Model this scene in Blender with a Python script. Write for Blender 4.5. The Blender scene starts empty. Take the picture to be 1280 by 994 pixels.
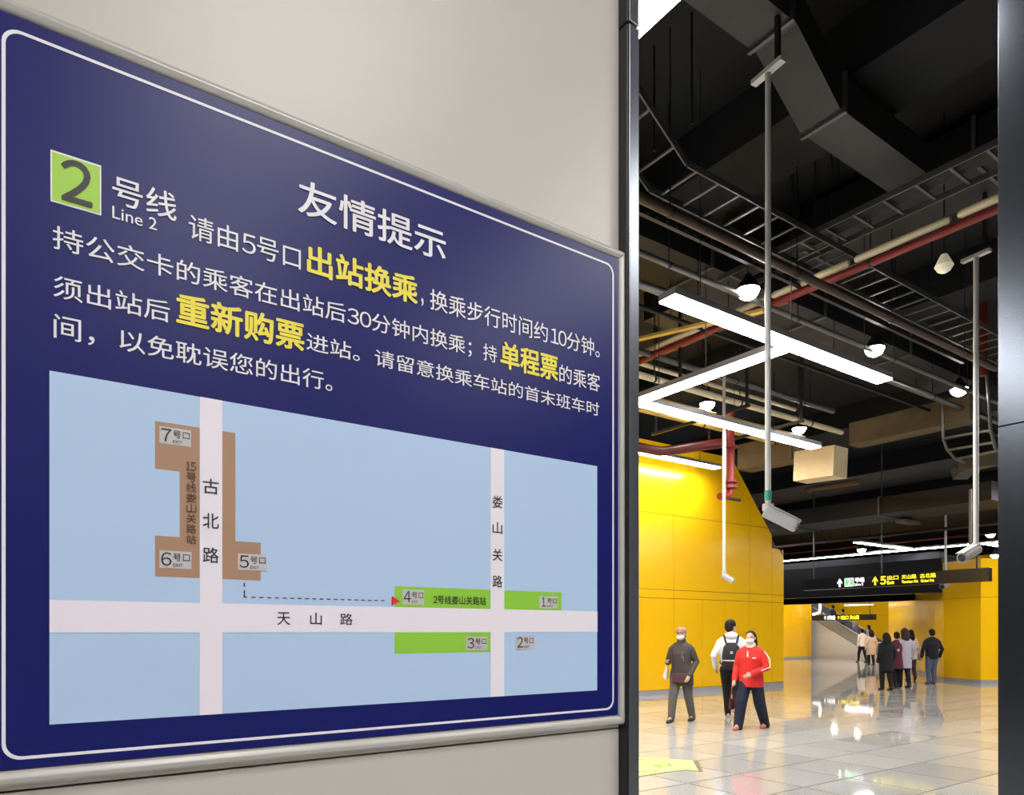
import bpy, bmesh, math, random
from mathutils import Vector, Matrix, Euler
random.seed(7)
S = bpy.context.scene
COL = S.collection

# ------------------------------------------------------------------ camera
# station axes: x runs along the sign wall to the right, y runs through the gate into the hall
EYE = 1.55; F = 905.0; CX = 640.0; HOR = 789.0
YAW = math.radians(-35.15)
FW = Vector((math.sin(-YAW), math.cos(YAW), 0)); RT = Vector((math.cos(YAW), math.sin(YAW), 0))
cam_d = bpy.data.cameras.new('camera'); cam = bpy.data.objects.new('camera', cam_d); COL.objects.link(cam)
cam.location = (0, 0, EYE); cam.rotation_euler = (math.pi/2, 0, YAW)
cam_d.sensor_width = 36; cam_d.lens = 36*F/1280; cam_d.shift_y = (HOR-497)/1280
cam_d.clip_start = 0.05; cam_d.clip_end = 200
S.camera = cam
# ------------------------------------------------------------------ world, exposure
w = bpy.data.worlds.new('world'); S.world = w; w.use_nodes = True
w.node_tree.nodes['Background'].inputs[0].default_value = (0.6, 0.65, 0.75, 1)
w.node_tree.nodes['Background'].inputs[1].default_value = 0.02
S.view_settings.view_transform = 'Standard'; S.view_settings.look = 'None'
S.view_settings.exposure = 0.0; S.view_settings.gamma = 1.0
S.view_settings.use_curve_mapping = False
BAR_E = 58.0        # LED bars in the hall
LAMP_E = 60.0       # bell lamps
PANEL_E = 13.0       # ceiling panels on the near side

# ------------------------------------------------------------------ measuring helpers: photo point -> point on a real plane
def ray(x, y): return FW + RT*((x-CX)/F) + Vector((0, 0, 1))*((HOR-y)/F)
def at(x, y, Y): return Vector((0, 0, EYE)) + ray(x, y)*Y
def on_y(x, y, v): r = ray(x, y); return Vector((0, 0, EYE)) + r*(v/r.y)
def on_x(x, y, u): r = ray(x, y); return Vector((0, 0, EYE)) + r*(u/r.x)
def on_z(x, y, z): r = ray(x, y); return Vector((0, 0, EYE)) + r*((z-EYE)/r.z)

# ------------------------------------------------------------------ materials
def mat(name, col, rough=0.5, metal=0.0, emit=0.0, ecol=None, noise=0.0, scale=8.0, spec=0.5, bump=0.0, coat=0.0):
    m = bpy.data.materials.new(name); m.use_nodes = True
    nt = m.node_tree; b = nt.nodes['Principled BSDF']
    b.inputs['Base Color'].default_value = (*col, 1); b.inputs['Roughness'].default_value = rough
    b.inputs['Metallic'].default_value = metal; b.inputs['Specular IOR Level'].default_value = spec
    if coat: b.inputs['Coat Weight'].default_value = coat; b.inputs['Coat Roughness'].default_value = 0.08
    if emit:
        b.inputs['Emission Color'].default_value = (*(ecol or col), 1); b.inputs['Emission Strength'].default_value = emit
    tc = nt.nodes.new('ShaderNodeTexCoord'); n = nt.nodes.new('ShaderNodeTexNoise')
    n.inputs['Scale'].default_value = scale; n.inputs['Detail'].default_value = 4
    nt.links.new(tc.outputs['Object'], n.inputs['Vector'])
    if noise:
        mx = nt.nodes.new('ShaderNodeMix'); mx.data_type = 'RGBA'
        mx.inputs[6].default_value = (*[c*(1-noise) for c in col], 1)
        mx.inputs[7].default_value = (*[min(1, c*(1+noise)) for c in col], 1)
        nt.links.new(n.outputs['Fac'], mx.inputs[0]); nt.links.new(mx.outputs[2], b.inputs['Base Color'])
    if bump:
        bp = nt.nodes.new('ShaderNodeBump'); bp.inputs['Strength'].default_value = bump; bp.inputs['Distance'].default_value = 0.01
        nt.links.new(n.outputs['Fac'], bp.inputs['Height']); nt.links.new(bp.outputs['Normal'], b.inputs['Normal'])
    return m

def tile_mat(name, island):
    m = bpy.data.materials.new(name); m.use_nodes = True; nt = m.node_tree; b = nt.nodes['Principled BSDF']
    g = nt.nodes.new('ShaderNodeNewGeometry')
    src = g.outputs['Random Per Island']
    if not island:
        oi = nt.nodes.new('ShaderNodeObjectInfo'); src = oi.outputs['Random']
    r1 = nt.nodes.new('ShaderNodeValToRGB')
    r1.color_ramp.elements[0].color = (0.43, 0.43, 0.415, 1); r1.color_ramp.elements[1].color = (0.58, 0.575, 0.555, 1)
    nt.links.new(src, r1.inputs['Fac'])
    n = nt.nodes.new('ShaderNodeTexNoise'); n.inputs['Scale'].default_value = 70; n.inputs['Detail'].default_value = 3
    nt.links.new(g.outputs['Position'], n.inputs['Vector'])
    r2 = nt.nodes.new('ShaderNodeValToRGB'); r2.color_ramp.elements[0].position = 0.36; r2.color_ramp.elements[1].position = 0.56
    r2.color_ramp.elements[0].color = (0.6, 0.6, 0.6, 1); r2.color_ramp.elements[1].color = (1, 1, 1, 1)
    nt.links.new(n.outputs['Fac'], r2.inputs['Fac'])
    mx = nt.nodes.new('ShaderNodeMix'); mx.data_type = 'RGBA'; mx.blend_type = 'MULTIPLY'; mx.inputs[0].default_value = 0.8
    nt.links.new(r1.outputs[0], mx.inputs[6]); nt.links.new(r2.outputs[0], mx.inputs[7])
    nt.links.new(mx.outputs[2], b.inputs['Base Color'])
    b.inputs['Roughness'].default_value = 0.04; b.inputs['IOR'].default_value = 1.62; b.inputs['Specular IOR Level'].default_value = 0.8
    n2 = nt.nodes.new('ShaderNodeTexNoise'); n2.inputs['Scale'].default_value = 2.2
    nt.links.new(g.outputs['Position'], n2.inputs['Vector'])
    bp = nt.nodes.new('ShaderNodeBump'); bp.inputs['Strength'].default_value = 0.025; bp.inputs['Distance'].default_value = 0.01
    nt.links.new(n2.outputs['Fac'], bp.inputs['Height']); nt.links.new(bp.outputs['Normal'], b.inputs['Normal'])
    return m

M = {}
M['cream'] = mat('cream_enamel', (0.53, 0.50, 0.46), 0.35, noise=0.03, scale=1.2)
M['seam'] = mat('dark_seam', (0.02, 0.02, 0.02), 0.8)
M['blackmetal'] = mat('black_metal_trim', (0.012, 0.012, 0.014), 0.35)
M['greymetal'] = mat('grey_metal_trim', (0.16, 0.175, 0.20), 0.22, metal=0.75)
M['jamb'] = mat('grey_jamb_panel', (0.13, 0.145, 0.17), 0.22, metal=0.95)
M['alu'] = mat('aluminium_frame', (0.50, 0.49, 0.46), 0.28, metal=0.12)
M['blue'] = mat('blue_sign_print', (0.005, 0.008, 0.125), 0.30, spec=0.27)
M['white'] = mat('white_print', (0.80, 0.79, 0.84), 0.4)
M['yellowp'] = mat('yellow_print', (0.85, 0.72, 0.05), 0.4)
M['greenp'] = mat('green_print', (0.27, 0.60, 0.045), 0.4)
M['green2'] = mat('light_green_print', (0.36, 0.64, 0.06), 0.4)
M['mapblue'] = mat('pale_blue_print', (0.44, 0.60, 0.84), 0.4)
M['road'] = mat('road_white_print', (0.83, 0.78, 0.87), 0.4)
M['brown'] = mat('brown_print', (0.40, 0.235, 0.145), 0.4)
M['black'] = mat('black_print', (0.018, 0.018, 0.022), 0.4)
M['brownp'] = mat('dark_brown_print', (0.10, 0.05, 0.035), 0.4)
M['label'] = mat('grey_label_print', (0.55, 0.53, 0.55), 0.4)
M['redp'] = mat('red_print', (0.70, 0.02, 0.02), 0.4)
M['purple'] = mat('purple_print', (0.15, 0.04, 0.12), 0.4)
M['yellow'] = mat('yellow_wall_enamel', (0.95, 0.54, 0.006), 0.22, noise=0.03, scale=0.6, spec=0.32)
M['grout'] = mat('dark_grout', (0.11, 0.10, 0.09), 0.6)
M['tile'] = tile_mat('polished_granite_tile', False); M['tile_far'] = tile_mat('polished_granite_far', True)
M['plinth'] = mat('grey_plinth', (0.35, 0.35, 0.37), 0.4)
M['ceil'] = mat('black_painted_slab', (0.0022, 0.003, 0.005), 0.8, noise=0.4, scale=0.8)
M['darkduct'] = mat('dark_sprayed_duct', (0.0018, 0.0021, 0.003), 0.6, noise=0.3, scale=2)
M['duct'] = mat('galvanised_duct', (0.042, 0.042, 0.041), 0.5, metal=0.4, noise=0.25, scale=3)
M['concrete'] = mat('tan_concrete_and_dim_duct', (0.10, 0.074, 0.036), 0.8, noise=0.35, scale=2.5, bump=0.3)
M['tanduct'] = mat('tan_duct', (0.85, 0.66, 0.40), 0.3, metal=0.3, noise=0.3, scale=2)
M['galv'] = mat('galvanised_strut', (0.12, 0.12, 0.118), 0.4, metal=0.6, noise=0.2, scale=5)
M['strut'] = mat('black_strut', (0.009, 0.009, 0.01), 0.5)
M['redpipe'] = mat('red_pipe_paint', (0.20, 0.010, 0.006), 0.5)
M['darkred'] = mat('dark_red_pipe_paint', (0.10, 0.01, 0.008), 0.4)
M['creampipe'] = mat('cream_tube', (0.62, 0.54, 0.36), 0.3)
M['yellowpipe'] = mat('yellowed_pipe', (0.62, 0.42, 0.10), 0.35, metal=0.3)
M['brownpipe'] = mat('rusty_pipe', (0.045, 0.022, 0.012), 0.5, noise=0.3, scale=6)
M['housing'] = mat('silver_light_housing', (0.35, 0.35, 0.36), 0.35, metal=0.5)
M['led'] = mat('led_diffuser', (1, 1, 1), 0.5, emit=BAR_E, ecol=(1.0, 0.97, 0.95))
M['lampglow'] = mat('lamp_glow', (1, 1, 1), 0.5, emit=LAMP_E, ecol=(1, 0.95, 0.88))
M['lampoff'] = mat('lamp_off_faint_glow', (0.85, 0.80, 0.62), 0.5, emit=0.25, ecol=(1, 0.9, 0.65))  # unlit lamp, a faint glow is put into its material
M['panel'] = mat('panel_light', (1, 1, 1), 0.5, emit=PANEL_E, ecol=(1.0, 0.97, 0.94))
M['pole'] = mat('white_pole_paint', (0.50, 0.495, 0.48), 0.4)
M['cctv'] = mat('white_camera_shell', (0.42, 0.42, 0.43), 0.35)
M['lens'] = mat('dark_glass_lens', (0.01, 0.01, 0.012), 0.1)
M['teal'] = mat('teal_tape', (0.02, 0.30, 0.22), 0.5)
M['signbox'] = mat('black_sign_case', (0.014, 0.013, 0.014), 0.25)
M['bulk'] = mat('black_fascia', (0.005, 0.005, 0.0055), 0.35, spec=0.3)
M['txtw'] = mat('lit_white_text', (1, 1, 1), 0.5, emit=2.2)
M['txty'] = mat('lit_yellow_text', (1, 0.85, 0.0), 0.5, emit=1.6, ecol=(1, 0.86, 0.02))
M['txtg'] = mat('lit_green_square', (0.05, 0.6, 0.12), 0.5, emit=0.9, ecol=(0.10, 0.75, 0.16))
M['steel'] = mat('brushed_steel_cladding', (0.60, 0.60, 0.59), 0.4, metal=0.2, noise=0.06, scale=1)
M['rubber'] = mat('black_handrail', (0.015, 0.015, 0.015), 0.4)
M['glass'] = mat('balustrade_glass', (0.25, 0.27, 0.28), 0.08, metal=0.2)
M['sticker'] = mat('lime_floor_sticker', (0.47, 0.76, 0.20), 0.4)
M['stickeredge'] = mat('sticker_edge', (0.12, 0.10, 0.05), 0.6)
M['greenmark'] = mat('green_mark', (0.16, 0.30, 0.06), 0.5)
M['nearceil'] = mat('white_ceiling', (0.35, 0.35, 0.35), 0.8)
SKIN = mat('skin', (0.62, 0.36, 0.25), 0.5); EYEM = mat('eye_dark', (0.02, 0.015, 0.01), 0.2)
MASK = mat('white_mask_cloth', (0.78, 0.76, 0.74), 0.8); HAIRB = mat('black_hair', (0.005, 0.0042, 0.004), 0.65, bump=0.6, scale=60, spec=0.3)
def cloth(name, c): return mat(name, c, 0.85, noise=0.12, scale=9, bump=0.25)

# ------------------------------------------------------------------ mesh helpers
def bx(bm, a, b):
    a, b = Vector(a), Vector(b)
    lo = Vector(map(min, a, b)); hi = Vector(map(max, a, b))
    vs = [bm.verts.new((x, y, z)) for z in (lo.z, hi.z) for x, y in ((lo.x, lo.y), (hi.x, lo.y), (hi.x, hi.y), (lo.x, hi.y))]
    for f in ((3, 2, 1, 0), (4, 5, 6, 7), (0, 1, 5, 4), (1, 2, 6, 5), (2, 3, 7, 6), (3, 0, 4, 7)):
        bm.faces.new([vs[i] for i in f])
    return vs
def frame_of(d):
    d = d.normalized(); up = Vector((0, 0, 1)) if abs(d.z) < 0.95 else Vector((1, 0, 0))
    a = d.cross(up).normalized(); return a, d.cross(a).normalized()
def tube(bm, pts, r, n=12, cap=True):
    pts = [Vector(p) for p in pts]; rs = r if isinstance(r, (list, tuple)) else [r]*len(pts)
    rings = []; a = None
    for i, p in enumerate(pts):
        d = (pts[min(i+1, len(pts)-1)] - pts[max(i-1, 0)])
        if a is None: a, b = frame_of(d)
        else:
            a = (a - d.normalized()*a.dot(d.normalized())).normalized(); b = d.normalized().cross(a)
        rings.append([bm.verts.new(p + a*rs[i]*math.cos(t*2*math.pi/n) + b*rs[i]*math.sin(t*2*math.pi/n)) for t in range(n)])
    for k in range(len(rings)-1):
        for t in range(n):
            bm.faces.new((rings[k][t], rings[k][(t+1) % n], rings[k+1][(t+1) % n], rings[k+1][t]))
    if cap:
        bm.faces.new(rings[0][::-1]); bm.faces.new(rings[-1])
def beam(bm, p, q, w, h):      # rectangular bar from p to q, w sideways, h tall
    p, q = Vector(p), Vector(q); d = (q-p).normalized()
    s = d.cross(Vector((0, 0, 1)))
    s = s.normalized() if s.length > 1e-3 else Vector((1, 0, 0))
    t = s.cross(d).normalized()
    r = [[bm.verts.new(c + s*i*w/2 + t*j*h/2) for i, j in ((-1, -1), (1, -1), (1, 1), (-1, 1))] for c in (p, q)]
    for k in range(4): bm.faces.new((r[0][k], r[0][(k+1) % 4], r[1][(k+1) % 4], r[1][k]))
    bm.faces.new(r[0][::-1]); bm.faces.new(r[1])
def prism(bm, poly, d):        # extrude a polygon (list of 3D points) along the vector d
    a = [bm.verts.new(p) for p in poly]; b = [bm.verts.new(Vector(p)+Vector(d)) for p in poly]
    n = len(a); bm.faces.new(a[::-1]); bm.faces.new(b)
    for i in range(n): bm.faces.new((a[i], a[(i+1) % n], b[(i+1) % n], b[i]))
def lathe(bm, prof, c=(0, 0, 0), n=20):
    c = Vector(c); rings = [[bm.verts.new(c + Vector((r*math.cos(t*2*math.pi/n), r*math.sin(t*2*math.pi/n), z))) for t in range(n)] for r, z in prof]
    for k in range(len(rings)-1):
        for t in range(n): bm.faces.new((rings[k][t], rings[k][(t+1) % n], rings[k+1][(t+1) % n], rings[k+1][t]))
    bm.faces.new(rings[0][::-1]); bm.faces.new(rings[-1])
def obj(name, bm, m, parent=None, smooth=False, bevel=0.0):
    bmesh.ops.recalc_face_normals(bm, faces=bm.faces)
    me = bpy.data.meshes.new(name); bm.to_mesh(me); bm.free(); me.materials.append(m)
    if smooth:
        for p in me.polygons: p.use_smooth = True
        me.set_sharp_from_angle(angle=math.radians(40))
    o = bpy.data.objects.new(name, me); COL.objects.link(o)
    if parent: o.parent = parent
    if bevel:
        b = o.modifiers.new('bevel', 'BEVEL'); b.width = bevel; b.segments = 3; b.limit_method = 'ANGLE'
    return o
def tag(o, label=None, cat=None, group=None, kind=None):
    if label: o['label'] = label
    if cat: o['category'] = cat
    if group: o['group'] = group
    if kind: o['kind'] = kind
    return o
def thing(name, label, cat, loc=(0, 0, 0), rz=0, group=None):
    o = bpy.data.objects.new(name, None); COL.objects.link(o); o.empty_display_size = 0.1
    o.location = loc; o.rotation_euler = (0, 0, rz)
    return tag(o, label, cat, group)
def struct(name, bm, m, label=None, **k):
    o = obj(name, bm, m, **k); o['kind'] = 'structure'
    if label: o['label'] = label; o['category'] = name.split('_')[0]
    return o
def new(): return bmesh.new()
def boxo(name, a, b, m, parent=None, bevel=0):
    bm = new(); bx(bm, a, b); return obj(name, bm, m, parent, bevel=bevel)

# ================================================================== STRUCTURE
WY = 1.10; U0 = 1.0456; UR = 3.65; WT = 1.40
# --- floor: grout bed plus polished tiles in line with the walls
bm = new(); bx(bm, (-6, -5, -0.2), (54, 34, -0.004))
floor = struct('floor', bm, M['grout'], 'polished grey granite tile floor reflecting the yellow walls')
TS = 0.8; G = 0.009
tb = new(); bx(tb, (G, G, -0.02), (TS-G, TS-G, 0)); bmesh.ops.recalc_face_normals(tb, faces=tb.faces)
tme = bpy.data.meshes.new('tile'); tb.to_mesh(tme); tb.free(); tme.materials.append(M['tile'])
far = new(); near = []
for i in range(-7, 67):
    for j in range(-6, 41):
        c = Vector(((i+.5)*TS+.1, (j+.5)*TS+.2, 0)); Y = c.dot(FW); X = c.dot(RT)
        vis = c.y > 1.2 and Y > 0 and Y < 17 and -0.4 < (X/Y - 0.40) < 0.42 and (WY+.3)/1 < c.y
        # the far side of the gate, seen between the two posts
        if vis and 770 < CX+F*X/Y < 1290 and HOR + F*EYE/Y < 1060: near.append((Y, i, j))
        else: bx(far, (i*TS+.1+G, j*TS+.2+G, -0.02), ((i+1)*TS+.1-G, (j+1)*TS+.2-G, 0))
near.sort()
for Y, i, j in near[290:]: bx(far, (i*TS+.1+G, j*TS+.2+G, -0.02), ((i+1)*TS+.1-G, (j+1)*TS+.2-G, 0))
for Y, i, j in near[:290]:
    t = bpy.data.objects.new('tile', tme); COL.objects.link(t); t.parent = floor; t.location = (i*TS+.1, j*TS+.2, 0)
t = obj('distant_tiles', far, M['tile_far'], floor); t['kind'] = 'stuff'

# --- ceilings
bm = new(); bx(bm, (-6, WT, 7.6), (54, 34, 7.9))
bx(bm, (6.8, WT, 7.0), (7.7, 34, 7.6))
for u in (12.5, 18.5, 24.5, 30.5): bx(bm, (u, WT, 7.0), (u+.8, 34, 7.6))
struct('ceiling', bm, M['ceil'], 'black painted concrete ceiling with downstand beams above the hall')
bm = new(); bx(bm, (-6, -5, 4.6), (8, WT, 4.8)); struct('ceiling_lobby', bm, M['nearceil'], 'pale ceiling on the near side of the gate')

# --- sign wall (cream enamel panels), right part beyond the opening, header above it
bm = new(); bx(bm, (-6, WY+.012, 0), (U0, WT, 4.6)); bx(bm, (UR+.1, WY+.012, 0), (8, WT, 4.6)); bx(bm, (U0, WY+.012, 4.45), (UR+.1, WT, 4.6))
bx(bm, (-6, WT, 4.6), (54, WT+.05, 7.6)); bx(bm, (8, WT, 0), (54, WT+.05, 4.6))
wf = struct('wall_front', bm, M['seam'], 'cream enamelled panel wall that carries the blue sign')
zs = 1.349
for (z0, z1) in ((0.02, zs-.0015), (zs+.0015, 4.59)):
    for (a, b) in ((-5.9, -2.2), (-2.197, U0)):
        boxo('panel', (a, WY, z0), (b, WY+.011, z1), M['cream'], wf, bevel=.0012)
boxo('panel', (UR+.1, WY, 0.02), (7.9, WY+.011, 4.59), M['cream'], wf)
boxo('panel', (U0, WY, 4.46), (UR+.1, WY+.011, 4.59), M['cream'], wf)
# near side enclosure
bm = new(); bx(bm, (-6.2, -5, 0), (-6, WT, 7.6)); struct('wall_left', bm, M['nearceil'], 'plain wall closing the near side at the left')
bm = new(); bx(bm, (-6.2, WT, 0), (-6, 34, 7.6)); struct('wall_hall_end', bm, M['ceil'], 'dark wall closing the hall at the far left')
bm = new(); bx(bm, (-6, -5.2, 0), (8, -5, 4.8)); struct('wall_back', bm, M['nearceil'], 'plain wall behind the viewer')
bm = new(); bx(bm, (8, -5, 0), (8.2, WT, 4.8)); struct('wall_right', bm, M['nearceil'], 'plain wall on the right of the near side')

# --- gate posts
PV = 1.0764
bm = new(); bx(bm, (U0, PV, 0), (U0+.0315, WT, 2.795)); bx(bm, (U0, PV, 2.80), (U0+.0315, WT, 4.45))
p1 = struct('trim_1', bm, M['blackmetal'], 'slim dark metal post at the right end of the sign wall', bevel=.002)
for z0, z1 in ((0.0, 2.795), (2.80, 4.45)):
    boxo('cover_strip', (U0+.003, PV-.004, z0), (U0+.0315, PV, z1), M['greymetal'], p1, bevel=.0025)
bm = new(); bx(bm, (UR+.012, PV, 0), (UR+.1, WT, 4.45))
p2 = struct('trim_2', bm, M['blackmetal'], 'grey metal jamb at the right edge of the opening')
for z0, z1 in ((0.0, 2.463), (2.467, 4.45)):
    boxo('jamb_panel', (UR, PV, z0), (UR+.012, WT, z1), M['jamb'], p2, bevel=.002)

# --- yellow panelled wall on the left of the hall, with a chamfered top corner
def clip(poly, nx, nz, c):     # keep nx*x + nz*z <= c
    out = []
    for i in range(len(poly)):
        a, b = poly[i], poly[(i+1) % len(poly)]
        da, db = nx*a[0]+nz*a[1]-c, nx*b[0]+nz*b[1]-c
        if da <= 0: out.append(a)
        if da*db < 0:
            t = da/(da-db); out.append((a[0]+(b[0]-a[0])*t, a[1]+(b[1]-a[1])*t))
    return out
YV = 12.3; YE = 18.05
sil = [(0, 0), (YE-.03, 0), (YE-.03, 3.83), (17.75, 3.85), (15.75, 6.10), (0, 6.10)]
bm = new(); prism(bm, [Vector((x, YV+.02, z)) for x, z in sil], (0, 0.25, 0))
yw = struct('wall_hall_left', bm, M['grout'], 'tall glossy yellow panel wall with a sloping top right corner')
ux = [0.3, 1.4, 2.5, 3.6, 4.7, 5.8, 6.9, 8.0, 9.1, 10.2, 11.3, 12.4, 13.54, 14.6, 15.45, 16.5, 17.5, YE]
ux2 = [0.3, 2.5, 4.7, 6.9, 9.1, 11.3, 13.54, 16.5, 17.5, YE]
g = 0.006
for rows, us in ((((0.12, 2.35),), ux), (((2.35, 2.56), (2.56, 4.4), (4.4, 6.13)), ux2)):
    for z0, z1 in rows:
        for a, b in zip(us, us[1:]):
            poly = [(a+g, z0+g), (b-g, z0+g), (b-g, z1-g), (a+g, z1-g)]
            for nx, nz, c in (((6.13-3.88)/2.05, 1, 3.88+17.8*(6.13-3.88)/2.05),): poly = clip(poly, nx, nz, c)
            if b > 17.75: poly = clip(poly, 0, 1, 3.85)
            if len(poly) < 3 or (b > 17.6 and z1 > 4.5): continue
            bm = new(); prism(bm, [Vector((x, YV, z)) for x, z in poly], (0, .022, 0)); obj('panel', bm, M['yellow'], yw)
for z0, z1 in ((0.12, 2.35), (2.56, 3.84)):
    boxo('panel', (YE-.02, YV+.02, z0), (YE, YV+.27, z1), M['yellow'], yw)
boxo('plinth', (0.3, YV+.005, 0), (YE, YV+.25, 0.115), M['plinth'], yw)

# --- generic run of yellow panels along a plan line
def panel_run(name, label, pts, h, step=1.2, rows=(0.10, 2.55)):
    bm = new()
    for p, q in zip(pts, pts[1:]):
        p, q = Vector((*p, 0)), Vector((*q, 0)); d = (q-p).normalized(); n = Vector((-d.y, d.x, 0))
        prism(bm, [p-n*.2, q-n*.2, q-n*.014, p-n*.014], (0, 0, h-.02))
    o = struct(name, bm, M['grout'], label)
    for p, q in zip(pts, pts[1:]):
        p, q = Vector((*p, 0)), Vector((*q, 0)); L = (q-p).length; d = (q-p).normalized(); n = Vector((-d.y, d.x, 0))
        k = max(1, round(L/step))
        for i in range(k):
            a, b = p + d*(L*i/k+.004), p + d*(L*(i+1)/k-.004)
            for z0, z1 in ((rows[0], rows[1]-.004), (rows[1]+.004, h)):
                if z1 <= z0: continue
                bm = new(); prism(bm, [a+Vector((0, 0, z0)), b+Vector((0, 0, z0)), b+Vector((0, 0, z1)), a+Vector((0, 0, z1))], -n*.014)
                obj('panel', bm, M['yellow'], o)
        bm = new(); prism(bm, [p, q, q-n*.012, p-n*.012], (0, 0, rows[0]-.004)); obj('plinth', bm, M['plinth'], o)
    return o
panel_run('wall_hall_right', 'faceted glossy yellow wall on the right behind the man in a navy jacket',
          [(34, 8.9), (24.1, 9.2), (23.6, 9.5), (24.2, 10.8), (28.3, 13.7), (33.8, 17.5), (53, 17.9)], 3.7)
panel_run('wall_passage_left', 'short yellow wall left of the escalator under the black fascia', [(38.0, 24.1), (30, 24.1)], 3.4, 1.0)
panel_run('wall_passage_end', 'orange yellow wall behind the escalator', [(47, 18.1), (47, 33)], 6.0)
bm = new(); bx(bm, (54, WT, 0), (54.2, 34, 7.6)); bx(bm, (-6, 34, 0), (54, 34.2, 7.6))
struct('wall_far', bm, M['ceil'], 'dark wall closing the hall far behind the escalator')

# --- black fascias hanging over the passage
bm = new(); bx(bm, (24.3, 10.9, 2.78), (24.6, 30, 4.05)); bx(bm, (28.0, 13.5, 2.70), (28.3, 30, 4.05))
bx(bm, (24.6, 11.2, 3.95), (28.0, 30, 4.05))
fa = struct('trim_3', bm, M['bulk'], 'black fascia band crossing the hall behind the direction sign')
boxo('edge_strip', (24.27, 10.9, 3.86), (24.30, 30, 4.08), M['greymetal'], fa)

# ================================================================== THE BLUE SIGN
SV = 1.085     # plane of the printed face
def pu(x): return on_y(x, 500, SV).x
def pz(x, y): return on_y(x, y, SV).z
sign = thing('notice_board', 'large blue transfer notice in an aluminium frame on the cream wall', 'sign', (0.5, WY, 1.8))
def sp(o): o.parent = sign; o.matrix_parent_inverse = Matrix.Translation((-0.5, -WY, -1.8)); return o
L0, L1 = pu(-9), pu(772.5); Z0, Z1 = pz(400, 933.2), pz(770, 323)
Z0 = pz(772, 893.5)
sp(boxo('face_board', (L0, SV, Z0), (L1, WY, Z1), M['blue']))
# frame: rounded aluminium profile, mitred at the corners
def frame_part(bm, a, b, inward):
    # a->b runs along the inner edge; inward points toward the sign centre in the wall plane
    prof = [(0, 0.0), (0, .010), (.004, .017), (.011, .020), (.018, .017), (.022, .009), (.022, 0.0)]
    a, b = Vector(a), Vector(b); d = (b-a).normalized(); out = -Vector(inward)
    ra = [bm.verts.new(a + out*s - d*s + Vector((0, -t, 0))) for s, t in prof]
    rb = [bm.verts.new(b + out*s + d*s + Vector((0, -t, 0))) for s, t in prof]
    for k in range(len(prof)): bm.faces.new((ra[k], rb[k], rb[(k+1) % len(prof)], ra[(k+1) % len(prof)]))
    bm.faces.new(ra); bm.faces.new(rb[::-1])
FP = WY
for (a, b, n) in (((L0, FP, Z1), (L1, FP, Z1), (0, 0, -1)), ((L0, FP, Z0), (L1, FP, Z0), (0, 0, 1)),
                  ((L0, FP, Z0), (L0, FP, Z1), (1, 0, 0)), ((L1, FP, Z0), (L1, FP, Z1), (-1, 0, 0))):
    bm = new(); frame_part(bm, a, b, n); sp(obj('frame_bar', bm, M['alu'], smooth=False, bevel=.002))
TH = .0007
def rect(name, u0, u1, z0, z1, m, layer=1):
    return sp(boxo(name, (u0, SV-TH*layer, z0), (u1, SV, z1), m))
# white border line with rounded corners
def rounded(u0, u1, z0, z1, r, n=6):
    pts = []
    for cx, cz, a0 in ((u1-r, z1-r, 0), (u0+r, z1-r, 90), (u0+r, z0+r, 180), (u1-r, z0+r, 270)):
        for k in range(n+1):
            t = math.radians(a0+90*k/n); pts.append((cx+r*math.cos(t), cz+r*math.sin(t)))
    return pts
BL, BR, BB, BT = pu(2), pu(767), pz(767, 887.0), pz(765, 331) 
lw = .0040
po = rounded(BL, BR, BB, BT, .020); pi_ = rounded(BL+lw, BR-lw, BB+lw, BT-lw, .0174)
bm = new(); n = len(po)
A_ = [bm.verts.new((x, SV-TH, z)) for x, z in po]; B_ = [bm.verts.new((x, SV-TH, z)) for x, z in pi_]
for i in range(n): bm.faces.new((A_[i], A_[(i+1) % n], B_[(i+1) % n], B_[i]))
sp(obj('border_line', bm, M['white']))

def glyphs(s):
    c = bpy.data.curves.new('t', 'FONT'); c.body = s; c.size = 1.0; c.resolution_u = 4
    o = bpy.data.objects.new('t', c); COL.objects.link(o); bpy.context.view_layer.update()
    me = bpy.data.meshes.new_from_object(o.evaluated_get(bpy.context.evaluated_depsgraph_get()))
    bpy.data.objects.remove(o); bpy.data.curves.remove(c); return me
def width(me): return max(v.co.x for v in me.vertices)
EM = width(glyphs('口口')) - width(glyphs('口'))
def mixed_mesh(s):      # Chinese characters with sans digits between them
    bm = new(); x = 0.0; run = ''
    def put(txt, digit):
        nonlocal x
        me = glyphs(txt); b2 = new(); b2.from_mesh(me); lo = min(v.co.x for v in b2.verts); hi = max(v.co.x for v in b2.verts)
        for v in b2.verts: v.co.x += (x - lo + .05*EM + (.07*EM if txt == '１' else 0)) if digit else x
        b2.to_mesh(me); b2.free(); bm.from_mesh(me); x += .58*EM if digit else EM*len(txt)
    for ch in s+'\0':
        if ch.isdigit() or ch == '\0':
            if run: put(run, False); run = ''
            if ch != '\0': put(chr(ord(ch)+0xFEE0), True)
        else: run += ch
    me = bpy.data.meshes.new('t'); bm.to_mesh(me); bm.free(); return me
def text_mesh(s, m, name, bold=0.0, parent=None, spacing=1.0):
    if any(ch.isdigit() for ch in s) and 'L' not in s: me = mixed_mesh(s)
    else: me = glyphs(s)
    if bold:
        bm = new(); bm.from_mesh(me); base = [f for f in bm.faces]
        for k in range(6):
            g_ = bmesh.ops.duplicate(bm, geom=base)['geom']; t_ = k*math.pi/3
            for v in g_:
                if isinstance(v, bmesh.types.BMVert): v.co += Vector((bold*math.cos(t_), bold*math.sin(t_), .01*(k+1)))
        bm.to_mesh(me); bm.free()
    me.name = name; me.materials.clear(); me.materials.append(m)
    return me
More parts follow.
